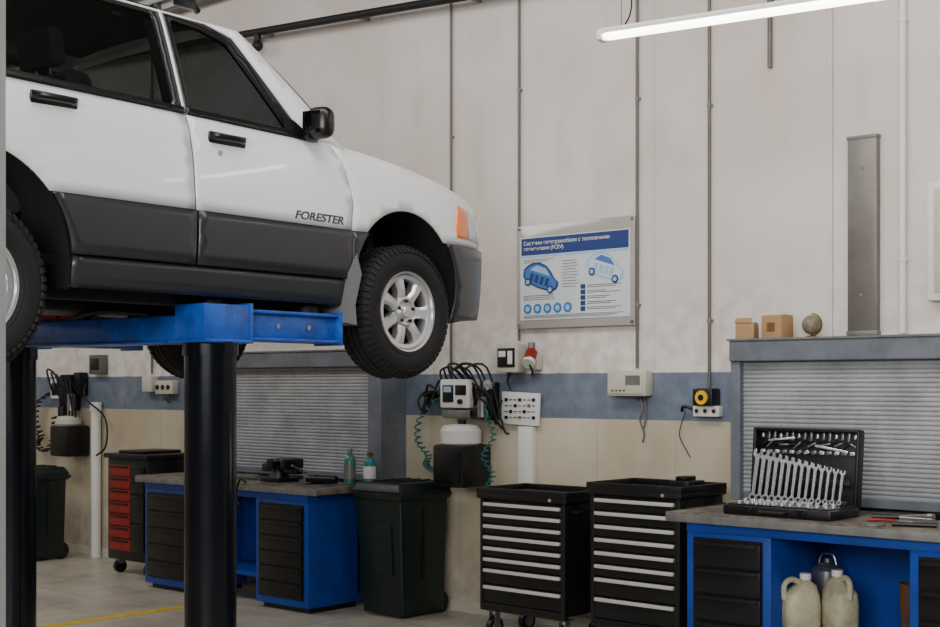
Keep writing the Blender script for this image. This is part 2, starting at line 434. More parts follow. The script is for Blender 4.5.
s = MB('red_tool_cabinet')
s.bx(-9.98, -9.38, 6.45, 6.93, 0.12, 1.0, m_blackm, 0.01)
drawers(s, -9.93, -9.63, 6.45, 0.2, 0.93, 7, m_redb)
drawers(s, -9.62, -9.43, 6.45, 0.2, 0.93, 3, m_blackm)
s.bx(-10.0, -9.36, 6.42, 6.95, 0.98, 1.02, m_black, 0.008)
s.bx(-9.9, -9.55, 6.5, 6.9, 1.02, 1.045, m_black, 0.01)
for cx in (-9.9, -9.46):
    for cy in (6.52, 6.87):
        s.cyl((cx-0.02, cy, 0.055), (cx+0.02, cy, 0.055), 0.055, m_black); s.box((cx, cy, 0.1), (0.06, 0.06, 0.05), m_steel)
s.finish()
s = MB('welding_torch_cable'); s.tube([(-9.45, 6.9, 1.03), (-9.42, 6.85, 1.15), (-9.3, 6.8, 1.20), (-9.2, 6.75, 1.10), (-9.2, 6.7, 0.9)], 0.008, m_brown, sub=6); s.finish()

# ------------------------------------------------------------------ wheelie bins
def wbin(x0, x1, y0, y1, h, mt):
    s = MB('wheelie_bin')
    s.frustum((x0+0.05, x1-0.04, y0+0.06, y1-0.06, 0.02), (x0+0.015, x1-0.015, y0+0.01, y1-0.05, h-0.10), mt, 0.012)
    s.bx(x0, x1, y0, y1-0.03, h-0.13, h-0.07, mt, 0.012)
    s.frustum((x0-0.008, x1+0.008, y0-0.015, y1-0.02, h-0.075), (x0+0.03, x1-0.03, y0+0.02, y1-0.06, h-0.01), mt, 0.014)
    for k in (0.3, 0.5, 0.7):
        xx = x0+(x1-x0)*k; s.box((xx, (y0+y1)/2-0.02, h-0.008), (0.03, (y1-y0)*0.7, 0.014), mt, bev=0.004)
    s.box(((x0+x1)/2, y0+0.028, h*0.5), ((x1-x0)*0.55, 0.02, 0.35), mt, rot=(radians(3), 0, 0), bev=0.008)
    for k in (-1, 1):
        xx = (x0+x1)/2+k*((x1-x0)/2-0.075)
        s.cyl((xx-0.02, y1-0.08, 0.08), (xx+0.02, y1-0.08, 0.08), 0.08, m_rubber, seg=28)
        s.box((xx-k*0.03, y1-0.03, h-0.1), (0.02, 0.06, 0.05), mt, bev=0.005)
        s.box(((x0+x1)/2+k*((x1-x0)/2-0.018), (y0+y1)/2, h*0.55), (0.015, 0.05, 0.5), mt, rot=(0, k*radians(2), 0), bev=0.005)
    s.cyl((x0+0.03, y1-0.005, h-0.1), (x1-0.03, y1-0.005, h-0.1), 0.014, mt)
    s.finish()
wbin(-6.87, -6.39, 6.40, 6.93, 0.94, m_dgreen)
wbin(-11.45, -10.98, 6.30, 6.72, 0.86, m_dgreen)

# ------------------------------------------------------------------ wall items
def coil(s, path, R, turns, r, m):
    P_ = [Vector(q) for q in path]; n = turns*12; pts = []
    m_ = len(P_)-1
    for i in range(n+1):
        k = i/n*m_; j = min(int(k), m_-1); f = k-j
        a = P_[max(j-1, 0)]; b = P_[j]; c = P_[j+1]; d = P_[min(j+2, m_)]
        q = 0.5*((2*b)+(c-a)*f+(2*a-5*b+4*c-d)*f*f+(3*b-a-3*c+d)*f**3)
        an = 2*pi*turns*i/n
        pts.append(q+Vector((R*cos(an), R*0.6*sin(an), 0.25*R*sin(an))))
    s.tube(pts, r, m, seg=6)
s = MB('air_tool_station')
s.bx(-6.46, -6.18, YW-0.14, YW, 1.44, 1.64, m_offw, 0.012)
s.bx(-6.43, -6.33, YW-0.147, YW-0.138, 1.48, 1.60, m_blackm, 0.004); s.bx(-6.31, -6.21, YW-0.147, YW-0.138, 1.53, 1.60, m_blackm, 0.004)
s.bx(-6.415, -6.345, YW-0.150, YW-0.146, 1.55, 1.59, m_plight)
s.cyl((-6.26, YW-0.14, 1.485), (-6.26, YW-0.16, 1.485), 0.018, m_black)
for k in range(7):
    x0 = -6.52+k*0.055
    s.tube([(x0, YW-0.05, 1.62), (x0+0.03, YW-0.1-0.02*k, 1.70+0.02*(k % 3)), (x0+0.16, YW-0.13, 1.72-0.02*(k % 2)), (x0+0.27, YW-0.09, 1.62-0.05*k), (x0+0.3, YW-0.06, 1.45-0.03*k)], 0.0075, m_rubber, sub=5)
s.tube([(-6.17, YW-0.1, 1.50), (-6.08, YW-0.2, 1.60), (-5.98, YW-0.16, 1.52), (-6.0, YW-0.14, 1.42)], 0.010, m_rubber, sub=6)
s.tube([(-6.17, YW-0.1, 1.46), (-6.05, YW-0.2, 1.52), (-5.97, YW-0.13, 1.42), (-6.04, YW-0.10, 1.38)], 0.009, m_rubber, sub=6)
s.bx(-6.12, -6.02, YW-0.1, YW, 1.36, 1.62, m_blackm, 0.01)
s.cyl((-6.07, YW-0.13, 1.38), (-6.07, YW-0.13, 1.52), 0.035, m_steel); s.cyl((-6.07, YW-0.13, 1.52), (-6.07, YW-0.13, 1.58), 0.04, m_black)
s.cyl((-6.02, YW-0.14, 1.60), (-6.02, YW-0.1, 1.60), 0.035, m_chrome)
s.bx(-6.2, -6.1, YW-0.12, YW, 1.37, 1.44, m_blackm, 0.01)
s.bx(-6.46, -6.16, YW-0.12, YW, 1.37, 1.43, m_galv, 0.01)
s.finish()
s = MB('oil_mist_separator_tank')
s.lathe([(0, 0), (0.12, 0), (0.14, 0.015), (0.145, 0.10), (0.12, 0.135), (0.05, 0.145), (0, 0.145)], m_offw, Matrix.Translation((-6.24, YW-0.16, 1.185)), 28)
s.bx(-6.38, -6.09, YW-0.3, YW-0.01, 0.90, 1.19, m_black, 0.018)
s.bx(-6.36, -6.12, YW-0.308, YW-0.298, 0.94, 1.15, m_blackm, 0.006)
s.cyl((-6.24, YW-0.15, 1.32), (-6.24, YW-0.15, 1.36), 0.03, m_black)
s.finish()
s = MB('coiled_air_hose')
coil(s, [(-6.55, YW-0.07, 1.50), (-6.70, YW-0.09, 1.36), (-6.72, YW-0.09, 1.20), (-6.62, YW-0.09, 1.10), (-6.68, YW-0.05, 1.03), (-6.60, YW-0.05, 0.99), (-6.45, YW-0.05, 0.98)], 0.026, 20, 0.006, m_teal)
s.tube([(-6.52, YW-0.07, 1.50), (-6.50, YW-0.1, 1.58), (-6.48, YW-0.1, 1.60)], 0.007, m_teal, sub=6); s.finish()
s = MB('coiled_air_hose')
coil(s, [(-5.99, YW-0.17, 1.38), (-5.93, YW-0.17, 1.25), (-6.02, YW-0.17, 1.12), (-5.94, YW-0.17, 1.0), (-6.0, YW-0.17, 0.90)], 0.022, 14, 0.005, m_teal); s.tube([(-5.98, YW-0.18, 1.38), (-5.99, YW-0.17, 1.42), (-6.04, YW-0.15, 1.45)], 0.006, m_teal, sub=6); s.finish()
s = MB('hanging_air_gun')
s.bx(-6.72, -6.60, YW-0.03, YW, 1.50, 1.56, m_blackm, 0.004)
s.tube([(-6.7, YW-0.05, 1.55), (-6.72, YW-0.09, 1.48), (-6.66, YW-0.09, 1.40), (-6.60, YW-0.07, 1.50), (-6.56, YW-0.05, 1.62), (-6.50, YW-0.05, 1.62)], 0.009, m_rubber, sub=6)
s.tube([(-6.68, YW-0.05, 1.53), (-6.62, YW-0.09, 1.60), (-6.54, YW-0.09, 1.56), (-6.50, YW-0.07, 1.50)], 0.009, m_rubber, sub=6)
s.box((-6.66, YW-0.07, 1.46), (0.035, 0.035, 0.12), m_black, rot=(0, 0.3, 0), bev=0.008); s.cyl((-6.68, YW-0.07, 1.52), (-6.60, YW-0.07, 1.55), 0.012, m_blackm)
s.finish()
s = MB('switch_box'); s.bx(-5.98, -5.78, YW-0.1, YW, 1.685, 1.88, m_cream, 0.010); s.bx(-5.955, -5.805, YW-0.108, YW-0.098, 1.72, 1.85, m_blackm, 0.004)
s.bx(-5.94, -5.88, YW-0.113, YW-0.105, 1.79, 1.83, m_offw, 0.002); s.bx(-5.86, -5.82, YW-0.113, YW-0.105, 1.74, 1.83, m_offw, 0.002)
s.cyl((-5.9, YW-0.05, 1.685), (-5.9, YW-0.05, 1.66), 0.015, m_black); s.tube([(-5.9, YW-0.05, 1.665), (-5.92, YW-0.04, 1.62), (-5.9, YW-0.03, 1.57)], 0.007, m_rubber, sub=5); s.finish()
s = MB('industrial_plug_socket'); s.bx(-5.75, -5.64, YW-0.06, YW, 1.70, 1.80, m_cream, 0.01)
s.cyl((-5.69, YW-0.06, 1.82), (-5.67, YW-0.12, 1.76), 0.04, m_redb); s.cyl((-5.70, YW-0.05, 1.88), (-5.69, YW-0.07, 1.78), 0.025, m_galv)
s.cyl((-5.67, YW-0.11, 1.76), (-5.665, YW-0.13, 1.74), 0.045, m_offw)
s.tube([(-5.66, YW-0.12, 1.74), (-5.65, YW-0.1, 1.68), (-5.70, YW-0.05, 1.67)], 0.007, m_rubber, sub=5); s.finish()
s = MB('pegboard_instruction_panel')
s.box((-5.81, YW-0.03, 1.44), (0.33, 0.02, 0.22), m_offw, rot=(0, 0.04, 0), bev=0.004)
for i in range(4):
    for j in range(7):
        s.box((-5.93+j*0.04, YW-0.043, 1.50-i*0.04), (0.026, 0.004, 0.006 if (i+j) % 3 else 0.022), m_blackm if (i*j) % 2 == 0 else m_galv)
s.tube([(-5.96, YW-0.05, 1.5), (-5.98, YW-0.07, 1.4), (-5.95, YW-0.05, 1.34)], 0.006, m_rubber, sub=5)
s.finish()
s = MB('white_cable_duct'); s.bx(-5.82, -5.70, YW-0.05, YW, 0.92, 1.32, m_offw, 0.005); s.finish()
s = MB('junction_box'); s.bx(-5.05, -4.755, YW-0.09, YW, 1.53, 1.69, m_cream, 0.012); s.bx(-5.035, -4.77, YW-0.098, YW-0.088, 1.545, 1.675, m_cream, 0.006)
for k in range(4): s.cyl((-5.0+k*0.03, YW-0.098, 1.565), (-5.0+k*0.03, YW-0.102, 1.565), 0.006, m_blackm)
s.bx(-4.90, -4.79, YW-0.101, YW-0.097, 1.60, 1.66, m_galv)
for k in range(3): s.cyl((-4.85+k*0.03, YW-0.05, 1.53), (-4.85+k*0.03, YW-0.05, 1.51), 0.010, m_black)
s.tube([(-4.82, YW-0.05, 1.52), (-4.80, YW-0.05, 1.45), (-4.83, YW-0.04, 1.38), (-4.80, YW-0.04, 1.30), (-4.81, YW-0.04, 1.24)], 0.006, m_conduit, sub=5)
s.tube([(-4.79, YW-0.05, 1.52), (-4.785, YW-0.04, 1.42), (-4.80, YW-0.04, 1.33)], 0.006, m_conduit, sub=5); s.finish()
s = MB('wall_power_socket'); s.bx(-4.43, -4.25, YW-0.06, YW, 1.41, 1.475, m_offw, 0.006)
for k in range(3): s.cyl((-4.40+k*0.06, YW-0.06, 1.443), (-4.40+k*0.06, YW-0.066, 1.443), 0.020, m_cream); s.cyl((-4.40+k*0.06, YW-0.066, 1.443), (-4.40+k*0.06, YW-0.067, 1.443), 0.012, m_blackm)
s.bx(-4.41, -4.27, YW-0.10, YW, 1.475, 1.58, m_black, 0.012); s.cyl((-4.34, YW-0.10, 1.525), (-4.34, YW-0.112, 1.525), 0.042, m_yellow); s.cyl((-4.34, YW-0.112, 1.525), (-4.34, YW-0.118, 1.525), 0.018, m_black)
s.tube([(-4.43, YW-0.03, 1.45), (-4.50, YW-0.05, 1.47), (-4.52, YW-0.04, 1.44)], 0.010, m_black, sub=5)
s.tube([(-4.50, YW-0.03, 1.44), (-4.545, YW-0.03, 1.30), (-4.50, YW-0.02, 1.20), (-4.48, YW-0.01, 1.16)], 0.003, m_rubber, sub=6)
s.finish()
s = MB('electrical_control_panel')
s.bx(-11.66, -11.48, YW-0.1, YW, 1.47, 1.66, m_offw, 0.01); s.bx(-11.63, -11.51, YW-0.106, YW-0.098, 1.50, 1.62, m_blackm, 0.004)
s.bx(-11.43, -11.28, YW-0.14, YW, 1.36, 1.70, m_blackm, 0.012); s.bx(-11.26, -11.15, YW-0.1, YW, 1.50, 1.72, m_blackm, 0.012)
s.cyl((-11.22, YW-0.14, 1.36), (-11.22, YW-0.14, 1.52), 0.04, m_steel); s.cyl((-11.33, YW-0.17, 1.25), (-11.33, YW-0.17, 1.40), 0.04, m_black)
for k in range(6): s.tube([(-11.60+k*0.09, YW-0.10, 1.50), (-11.55+k*0.08, YW-0.2, 1.74-0.02*k), (-11.42+k*0.06, YW-0.17, 1.66-0.05*k), (-11.40+k*0.05, YW-0.14, 1.3)], 0.009, m_rubber, sub=6)
s.bx(-11.42, -11.12, YW-0.25, YW, 0.93, 1.22, m_black, 0.02); s.lathe([(0, 0), (.11, 0), (.125, .02), (.12, .06), (.09, .09), (0, .10)], m_cream, Matrix.Translation((-11.27, YW-0.14, 1.215)), 24)
s.finish()
s = MB('coiled_air_hose')
coil(s, [(-11.72, YW-0.07, 1.52), (-11.90, YW-0.09, 1.42), (-11.95, YW-0.09, 1.25), (-11.85, YW-0.09, 1.10), (-11.92, YW-0.09, 1.02), (-11.75, YW-0.09, 0.97), (-11.60, YW-0.09, 1.12), (-11.55, YW-0.12, 1.30)], 0.038, 24, 0.009, m_rubber); s.finish()
s = MB('switch_box'); s.bx(-11.02, -10.82, YW-0.08, YW, 1.70, 1.88, m_conduit, 0.01); s.bx(-10.99, -10.85, YW-0.086, YW-0.078, 1.74, 1.85, m_black, 0.004); s.finish()
s = MB('wall_drain_pipe'); s.cyl((-10.93, YW-0.06, 0), (-10.93, YW-0.06, 1.42), 0.045, m_offw, seg=20); s.cyl((-10.93, YW-0.06, 1.36), (-10.93, YW-0.06, 1.44), 0.055, m_offw, seg=20); s.finish()
s = MB('hanging_cable_loop'); s.tube([(-11.12, YW-0.05, 1.62), (-10.95, YW-0.16, 1.48), (-10.72, YW-0.10, 1.30), (-10.70, YW-0.10, 1.05), (-10.8, YW-0.14, 0.95)], 0.009, m_rubber, sub=8); s.finish()
s = MB('junction_box'); s.bx(-10.17, -10.02, YW-0.08, YW, 1.54, 1.68, m_cream, 0.01); s.bx(-9.98, -9.72, YW-0.07, YW, 1.52, 1.64, m_cream, 0.01)
for k in range(3): s.cyl((-9.94+k*0.08, YW-0.07, 1.58), (-9.94+k*0.08, YW-0.078, 1.58), 0.022, m_blackm)
s.tube([(-9.8, YW-0.04, 1.53), (-9.78, YW-0.06, 1.45), (-9.85, YW-0.05, 1.48)], 0.007, m_rubber, sub=5); s.finish()
conduit(-10.1, 1.70, ZC)

# ------------------------------------------------------------------ poster
P = empty('wall_poster', (-5.353, YW, 2.325))
s = MB('board'); W2 = 0.485; H2 = 0.345
s.bx(-W2, W2, -0.040, -0.034, -H2, H2, m_plex, 0.002)
for a in (-1, 1):
    for b in (-1, 1): s.cyl((a*(W2-0.02), -0.032, b*(H2-0.02)), (a*(W2-0.02), -0.046, b*(H2-0.02)), 0.012, m_steel)
s.bx(-0.450, 0.450, -0.044, -0.040, -0.29, 0.265, m_paper)
s.bx(-0.440, 0.440, -0.0455, -0.044, 0.145, 0.258, m_navy)
s.bx(-0.440, 0.440, -0.0455, -0.044, 0.128, 0.140, m_plight)
def bl(x0, x1, z0, z1, m, y=-0.046): s.bx(x0, x1, y, -0.044, z0, z1, m)
def car_icon(cx, cz, k, m1, m2, m3):
    pts = [(-.5, -.12), (-.52, .05), (-.42, .17), (-.3, .25), (-.12, .30), (.08, .28), (.25, .18), (.36, .08), (.50, .02), (.53, -.06), (.50, -.16), (.38, -.24), (0, -.26), (-.35, -.22)]
    def T(y): return Matrix.Translation((cx, y, cz)) @ Matrix.Rotation(0.3, 4, 'Y')
    s.prism([(a*k, b*k) for a, b in pts], 0.002, m1, T(-0.047))
    s.prism([(a*k*.9, b*k*.86) for a, b in pts], 0.001, m3, T(-0.0475))
    s.prism([(a*k, b*k) for a, b in [(-.34, .08), (-.18, .22), (.08, .21), (.25, .08)]], 0.002, m2, T(-0.049))
    for q_ in (-.25, -.1, .05, .2): s.prism([((q_-.05)*k, -.16*k), ((q_+.05)*k, -.16*k), ((q_+.05)*k, .02*k), ((q_-.05)*k, .02*k)], 0.002, m1, T(-0.049))
    for dx in (-.32, .34):
        q = T(-0.049) @ Vector((dx*k, 0, -.20*k)); s.cyl(q, q+Vector((0, -0.002, 0)), 0.09*k, m_navy, seg=16); s.cyl(q, q+Vector((0, -0.003, 0)), 0.05*k, m_plight, seg=16)
car_icon(-0.27, -0.005, 0.30, m_navy, m_plight, m_pblue)
car_icon(0.26, 0.035, 0.29, m_plight, m_pblue, m_paper)
for k in range(5):
    cx = -0.385+k*0.085; s.cyl((cx, -0.044, -0.215), (cx, -0.047, -0.215), 0.034, m_pblue, seg=20); s.cyl((cx, -0.047, -0.215), (cx, -0.048, -0.215), 0.018, m_plight, seg=12)
for k in range(5):
    bl(0.06, 0.098, -0.10-k*0.036, -0.070-k*0.036, m_navy)
    for j in range(2): bl(0.115, 0.38-0.04*((k*3+j) % 4), -0.080-k*0.036-j*0.011, -0.076-k*0.036-j*0.011, m_conduit)
for k in range(3): bl(-0.42, -0.16-0.05*(k % 3), 0.112-k*0.010, 0.115-k*0.010, m_conduit)
for k in range(10): bl(-0.09, 0.02+0.01*(k % 3), 0.09-k*0.019, 0.094-k*0.019, m_conduit)
for k in range(3): bl(-0.42, -0.16, -0.13-k*0.013, -0.126-k*0.013, m_conduit)
for k in range(3): bl(-0.42, 0.40-0.05*k, -0.262-k*0.008, -0.259-k*0.008, m_conduit)
s.finish(parent=P, origin=(0, 0, 0))
text('title', 'Системи електромобили с топливными\nэлементами (FCEV)', (-0.42, -0.0465, 0.212), (pi/2, 0, 0), 0.037, m_offw, P, 0.0005, 1.0)

# ------------------------------------------------------------------ hanging light
s = MB('fluorescent_light')
a = Vector((-3.865, 5.245, 3.288)); b = Vector((-2.41, 5.516, 3.288)); d = (b-a).normalized(); ang = math.atan2(d.y, d.x)
c = (a+b)/2; L = (b-a).length
s.box(c+Vector((0, 0, 0.018)), (L, 0.07, 0.025), m_offw, rot=(0, 0, ang), bev=0.006)
s.box(c+Vector((0, 0, -0.008)), (L-0.04, 0.055, 0.026), m_glow, rot=(0, 0, ang), bev=0.011)
for e in (a, b): s.box(e, (0.03, 0.072, 0.05), m_offw, rot=(0, 0, ang), bev=0.006)
for k in (0.07, 0.93):
    q = a+(b-a)*k; s.cyl(q+Vector((0, 0, 0.03)), (q.x, q.y, 5.6), 0.003, m_galv, seg=6); s.cyl((q.x, q.y, 5.57), (q.x, q.y, 5.6), 0.03, m_offw)
q = a+(b-a)*0.08; s.tube([q+Vector((0, 0, 0.03)), q+Vector((0.03, 0.02, 0.15)), q+Vector((-0.01, 0, 0.5)), Vector((q.x+0.1, q.y, 5.6))], 0.004, m_rubber, sub=6)
s.finish()

# ------------------------------------------------------------------ things on shutter box
s = MB('cardboard_box'); s.box((-4.0, 6.84, 1.912), (0.11, 0.09, 0.09), m_card, rot=(0, 0, 0.2), bev=0.002); s.box((-4.0, 6.80, 1.972), (0.10, 0.035, 0.003), m_card, rot=(0.9, 0, 0.2)); s.box((-4.0, 6.84, 1.959), (0.112, 0.02, 0.004), m_wood, rot=(0, 0, 0.2)); s.finish()
s = MB('cardboard_box'); s.box((-3.81, 6.85, 1.932), (0.14, 0.11, 0.13), m_card, rot=(0, 0, -0.15), bev=0.002); s.box((-3.82, 6.792, 1.93), (0.05, 0.003, 0.05), m_wood, rot=(0, 0, -0.15)); s.box((-3.81, 6.85, 1.998), (0.14, 0.02, 0.004), m_wood, rot=(0, 0, -0.15)); s.finish()
s = MB('desk_globe'); s.sphere((-3.6, 6.86, 1.938), 0.056, m_globe); s.lathe([(0, 0), (0.035, 0), (0.03, 0.008), (0.006, 0.014), (0.006, 0.02), (0, 0.02)], m_wood, Matrix.Translation((-3.6, 6.86, 1.866)))
s.tube([(-3.6+0.062*sin(t_), 6.86, 1.938-0.062*cos(t_)) for t_ in [k*pi/12 for k in range(13)]], 0.004, m_wood); s.finish()

# ------------------------------------------------------------------ wrench set case
def wrench(s, x, y, z, L, k, tilt, roll=0):
    T = Matrix.Translation((x, y, z)) @ Matrix.Rotation(tilt, 4, 'X') @ Matrix.Rotation(roll, 4, 'Y')
    wd = 0.010+0.008*k; R = 0.013+0.011*k
    s.prism([(-wd/2, R*.8), (wd/2, R*.8), (wd*0.65, L-R*1.2), (-wd*0.65, L-R*1.2)], 0.006, m_chrome, T)
    s.lathe([(R*0.55, -0.006), (R, -0.006), (R, 0.006), (R*0.55, 0.006)], m_chrome, T @ Matrix.Translation((0, 0.003, 0)) @ Matrix.Rotation(pi/2, 4, 'X'), 16, close=True)
    J = [(-wd*.65, L-R*1.3), (-R*1.15, L-R*.4), (-R*1.1, L+R*.7), (-R*.55, L+R*.9), (-R*.5, L), (0, L-R*.35), (R*.5, L), (R*.55, L+R*.9), (R*1.1, L+R*.7), (R*1.15, L-R*.4), (wd*.65, L-R*1.3)]
    s.prism(J, 0.007, m_chrome, T)
s = MB('wrench_set_case')
bx0, bx1 = -3.69, -3.08; zt = 0.93
s.bx(bx0, bx1, 6.06, 6.38, zt, zt+0.05, m_black, 0.012)
s.bx(bx0+0.02, bx1-0.02, 6.08, 6.36, zt+0.046, zt+0.057, m_blackm, 0.006)
for k in (0.25, 0.75): s.box((bx0+(bx1-bx0)*k, 6.052, zt+0.033), (0.05, 0.014, 0.03), m_blackm, bev=0.004)
s.tube([(bx0+0.23, 6.06, zt+0.025), (bx0+0.23, 6.03, zt+0.025), (bx0+0.37, 6.03, zt+0.025), (bx0+0.37, 6.06, zt+0.025)], 0.009, m_black)
TL = Matrix.Translation(((bx0+bx1)/2-.02, 6.39, zt+0.04)) @ Matrix.Rotation(radians(-6), 4, 'X')
def lb(c, size, m, bev=0.0, rot=None):
    tb = bmesh.new(); bmesh.ops.create_cube(tb, size=1)
    for v in tb.verts: v.co = Vector((v.co.x*size[0], v.co.y*size[1], v.co.z*size[2]))
    if bev: bmesh.ops.bevel(tb, geom=list(tb.edges), offset=bev, segments=2, profile=0.5, affect='EDGES')
    if rot: tb.transform(Matrix.Rotation(rot, 4, 'Y'))
    tb.transform(TL @ Matrix.Translation(c)); s.add(tb, m)
lw = bx1-bx0; lh = 0.40
lb((0, 0.04, lh/2), (lw, 0.02, lh), m_black, 0.008)
for c_, z_ in (((0, 0.01, lh-.005), (lw, 0.06, 0.016)), ((0, 0.01, 0.008), (lw, 0.06, 0.016)), ((-lw/2+0.008, 0.01, lh/2), (0.016, 0.06, lh)), ((lw/2-0.008, 0.01, lh/2), (0.016, 0.06, lh))): lb(c_, z_, m_black, 0.004)
rnd = random.Random(7)
for i in range(16):
    lb((-0.265+i*0.0355, 0.022, 0.365), (0.013, 0.016, 0.026+0.014*(i % 3)), m_steel if i % 3 else m_chrome, 0.003)
for i in range(14):
    lb((-0.26+i*0.040, 0.022, 0.315+0.012*rnd.random()), (0.06, 0.012, 0.009), m_steel if i % 2 else m_blackm, 0.003, rot=rnd.uniform(-.9, .9))
for i in range(13):
    lb((-0.26+i*0.043, 0.020, 0.278), (0.028, 0.018, 0.018), m_steel if i % 2 else m_chrome, 0.003, rot=rnd.uniform(-.5, .5))
lb((0.0, 0.02, 0.335), (lw*.85, 0.008, 0.006), m_blackm); lb((0.14, 0.014, 0.30), (0.19, 0.012, 0.013), m_chrome, 0.004, rot=0.15); lb((-0.15, 0.014, 0.345), (0.16, 0.012, 0.012), m_chrome, 0.004, rot=-0.1)
for i in range(14):
    k = 1-i/13
    wrench(s, bx0+0.055+i*0.038, 6.27, zt+0.075, 0.155+0.085*k, k, radians(-11), radians(2))
s.bx(bx0+0.02, bx1-0.03, 6.28, 6.31, zt+0.05, zt+0.085, m_blackm, 0.005)
s.box(((bx0+bx1)/2, 6.325, zt+0.17), (lw-0.06, 0.012, 0.025), m_blackm, rot=(radians(-11), 0, 0), bev=0.003)
for i in range(12): s.cyl((bx0+0.05+i*0.046, 6.20, zt+0.055), (bx0+0.05+i*0.046, 6.20, zt+0.075), 0.010+0.003*(i % 3), m_chrome, seg=14)
for i in range(11): s.cyl((bx0+0.06+i*0.049, 6.13, zt+0.055), (bx0+0.06+i*0.049, 6.13, zt+0.070), 0.013, m_chrome, seg=14)
s.finish()
zb_ = 0.93
s = MB('combination_pliers')
s.tube([(-2.93, 6.20, zb_+.012), (-2.86, 6.17, zb_+.016), (-2.78, 6.19, zb_+.012)], 0.008, m_redb, sub=4); s.tube([(-2.93, 6.14, zb_+.012), (-2.86, 6.165, zb_+.016), (-2.78, 6.15, zb_+.012)], 0.008, m_redb, sub=4)
s.box((-2.745, 6.168, zb_+.012), (0.08, 0.03, 0.018), m_steel, bev=0.006); s.finish()
s = MB('screwdriver'); s.cyl((-2.98, 6.30, zb_+.016), (-2.86, 6.35, zb_+.016), 0.015, m_blackm, r2=0.012); s.cyl((-2.86, 6.35, zb_+.016), (-2.72, 6.408, zb_+.010), 0.004, m_steel); s.finish()
s = MB('ratchet_handle'); s.cyl((-2.76, 6.05, zb_+.013), (-2.55, 6.12, zb_+.013), 0.011, m_blackm); s.cyl((-2.55, 6.12, zb_+.001), (-2.55, 6.12, zb_+.035), 0.024, m_steel); s.finish()
s = MB('machined_steel_block'); s.bx(-2.72, -2.40, 6.45, 6.6, zb_+.001, zb_+.045, m_blackm, 0.005); s.bx(-2.68, -2.45, 6.48, 6.57, zb_+.045, zb_+.065, m_blackm, 0.004); s.finish()
s = MB('open_end_wrench'); wrench(s, -2.93, 6.44, zb_+.012, 0.2, .6, radians(-88), radians(40)); s.finish()
s = MB('grinding_disc'); s.lathe([(.012, 0), (.06, 0), (.06, .006), (.012, .006)], m_galv, Matrix.Translation((-2.86, 6.06, zb_+.001)), 28, close=True); s.finish()

# ------------------------------------------------------------------ jugs under bench
def jug(x, y, z, h, rz):
    s = MB('plastic_jug'); T = Matrix.Translation((x, y, z)) @ Matrix.Rotation(rz, 4, 'Z')
    tb = bmesh.new(); rings = []
    for k, (sx, sy) in ((0, (.085, .065)), (.02, (.095, .075)), (.30, (.095, .075)), (.32, (.091, .071)), (.36, (.091, .071)), (.38, (.095, .075)), (.62, (.095, .075)), (.76, (.088, .07)), (.88, (.05, .045)), (.93, (.025, .025)), (.97, (.025, .025))):
        ring = []
        for i in range(24):
            a = 2*pi*i/24; ca, sa = cos(a), sin(a); e = 0.6
            ring.append(tb.verts.new((sx*math.copysign(abs(ca)**e, ca)+(0.025 if k > .8 else 0), sy*math.copysign(abs(sa)**e, sa), k*h)))
        rings.append(ring)
    for a, b in zip(rings, rings[1:]):
        for i in range(24): tb.faces.new((a[i], a[(i+1) % 24], b[(i+1) % 24], b[i]))
    tb.faces.new(rings[0][::-1]); tb.faces.new(rings[-1]); tb.transform(T); s.add(tb, m_jug)
    pts = [T @ Vector(p_) for p_ in ((0.0, 0, h*.90), (-0.05, 0, h*.95), (-0.088, 0, h*.88), (-0.088, 0, h*.70))]
    s.tube(pts, 0.015, m_jug, sub=6)
    tp = T @ Vector((0.025, 0, h*.95)); s.cyl(tp, tp+Vector((0, 0, 0.03)), 0.029, m_offw)
    s.finish()
jug(-3.315, 6.20, 0.231, 0.40, 0.9); jug(-3.15, 6.30, 0.231, 0.42, 2.6)
s = MB('metal_oil_can'); s.lathe([(0, 0), (0.08, 0), (0.085, 0.01), (0.085, 0.40), (0.07, 0.42), (0.02, 0.44), (0.02, 0.46), (0, 0.46)], m_steel, Matrix.Translation((-3.31, 6.48, 0.231))); s.tube([(-3.36, 6.48, 0.66), (-3.34, 6.48, 0.71), (-3.28, 6.48, 0.71), (-3.26, 6.48, 0.66)], 0.006, m_steel, sub=5); s.finish()
s = MB('oil_funnel'); s.lathe([(0.02, 0), (0.022, 0.05), (0.03, 0.22), (0.05, 0.30), (0.06, 0.40), (0.055, 0.40), (0.045, 0.30), (0.02, 0.2), (0.015, 0)], m_brown, Matrix.Translation((-2.82, 6.30, 0.232)) @ Matrix.Rotation(0.12, 4, 'Y')); s.finish()

# ------------------------------------------------------------------ left bench items
z = 0.886
s = MB('bench_vise')
s.bx(-7.82, -7.60, 6.35, 6.55, z, z+0.03, m_blackm, 0.006); s.lathe([(0, 0), (0.09, 0), (0.07, 0.04), (0.06, 0.07), (0, 0.07)], m_blackm, Matrix.Translation((-7.71, 6.45, z+0.02)))
s.bx(-7.86, -7.66, 6.40, 6.50, z+0.07, z+0.13, m_blackm, 0.010); s.bx(-7.76, -7.68, 6.36, 6.54, z+0.10, z+0.17, m_blackm, 0.010)
s.bx(-7.60, -7.54, 6.36, 6.54, z+0.10, z+0.17, m_blackm, 0.010); s.bx(-7.68, -7.48, 6.42, 6.48, z+0.06, z+0.10, m_blackm, 0.008)
s.bx(-7.69, -7.665, 6.37, 6.53, z+0.15, z+0.175, m_steel); s.bx(-7.61, -7.59, 6.37, 6.53, z+0.15, z+0.175, m_steel)
s.cyl((-7.54, 6.45, z+0.09), (-7.46, 6.45, z+0.09), 0.014, m_steel); s.cyl((-7.465, 6.36, z+0.13), (-7.465, 6.54, z+0.05), 0.007, m_steel)
s.finish()
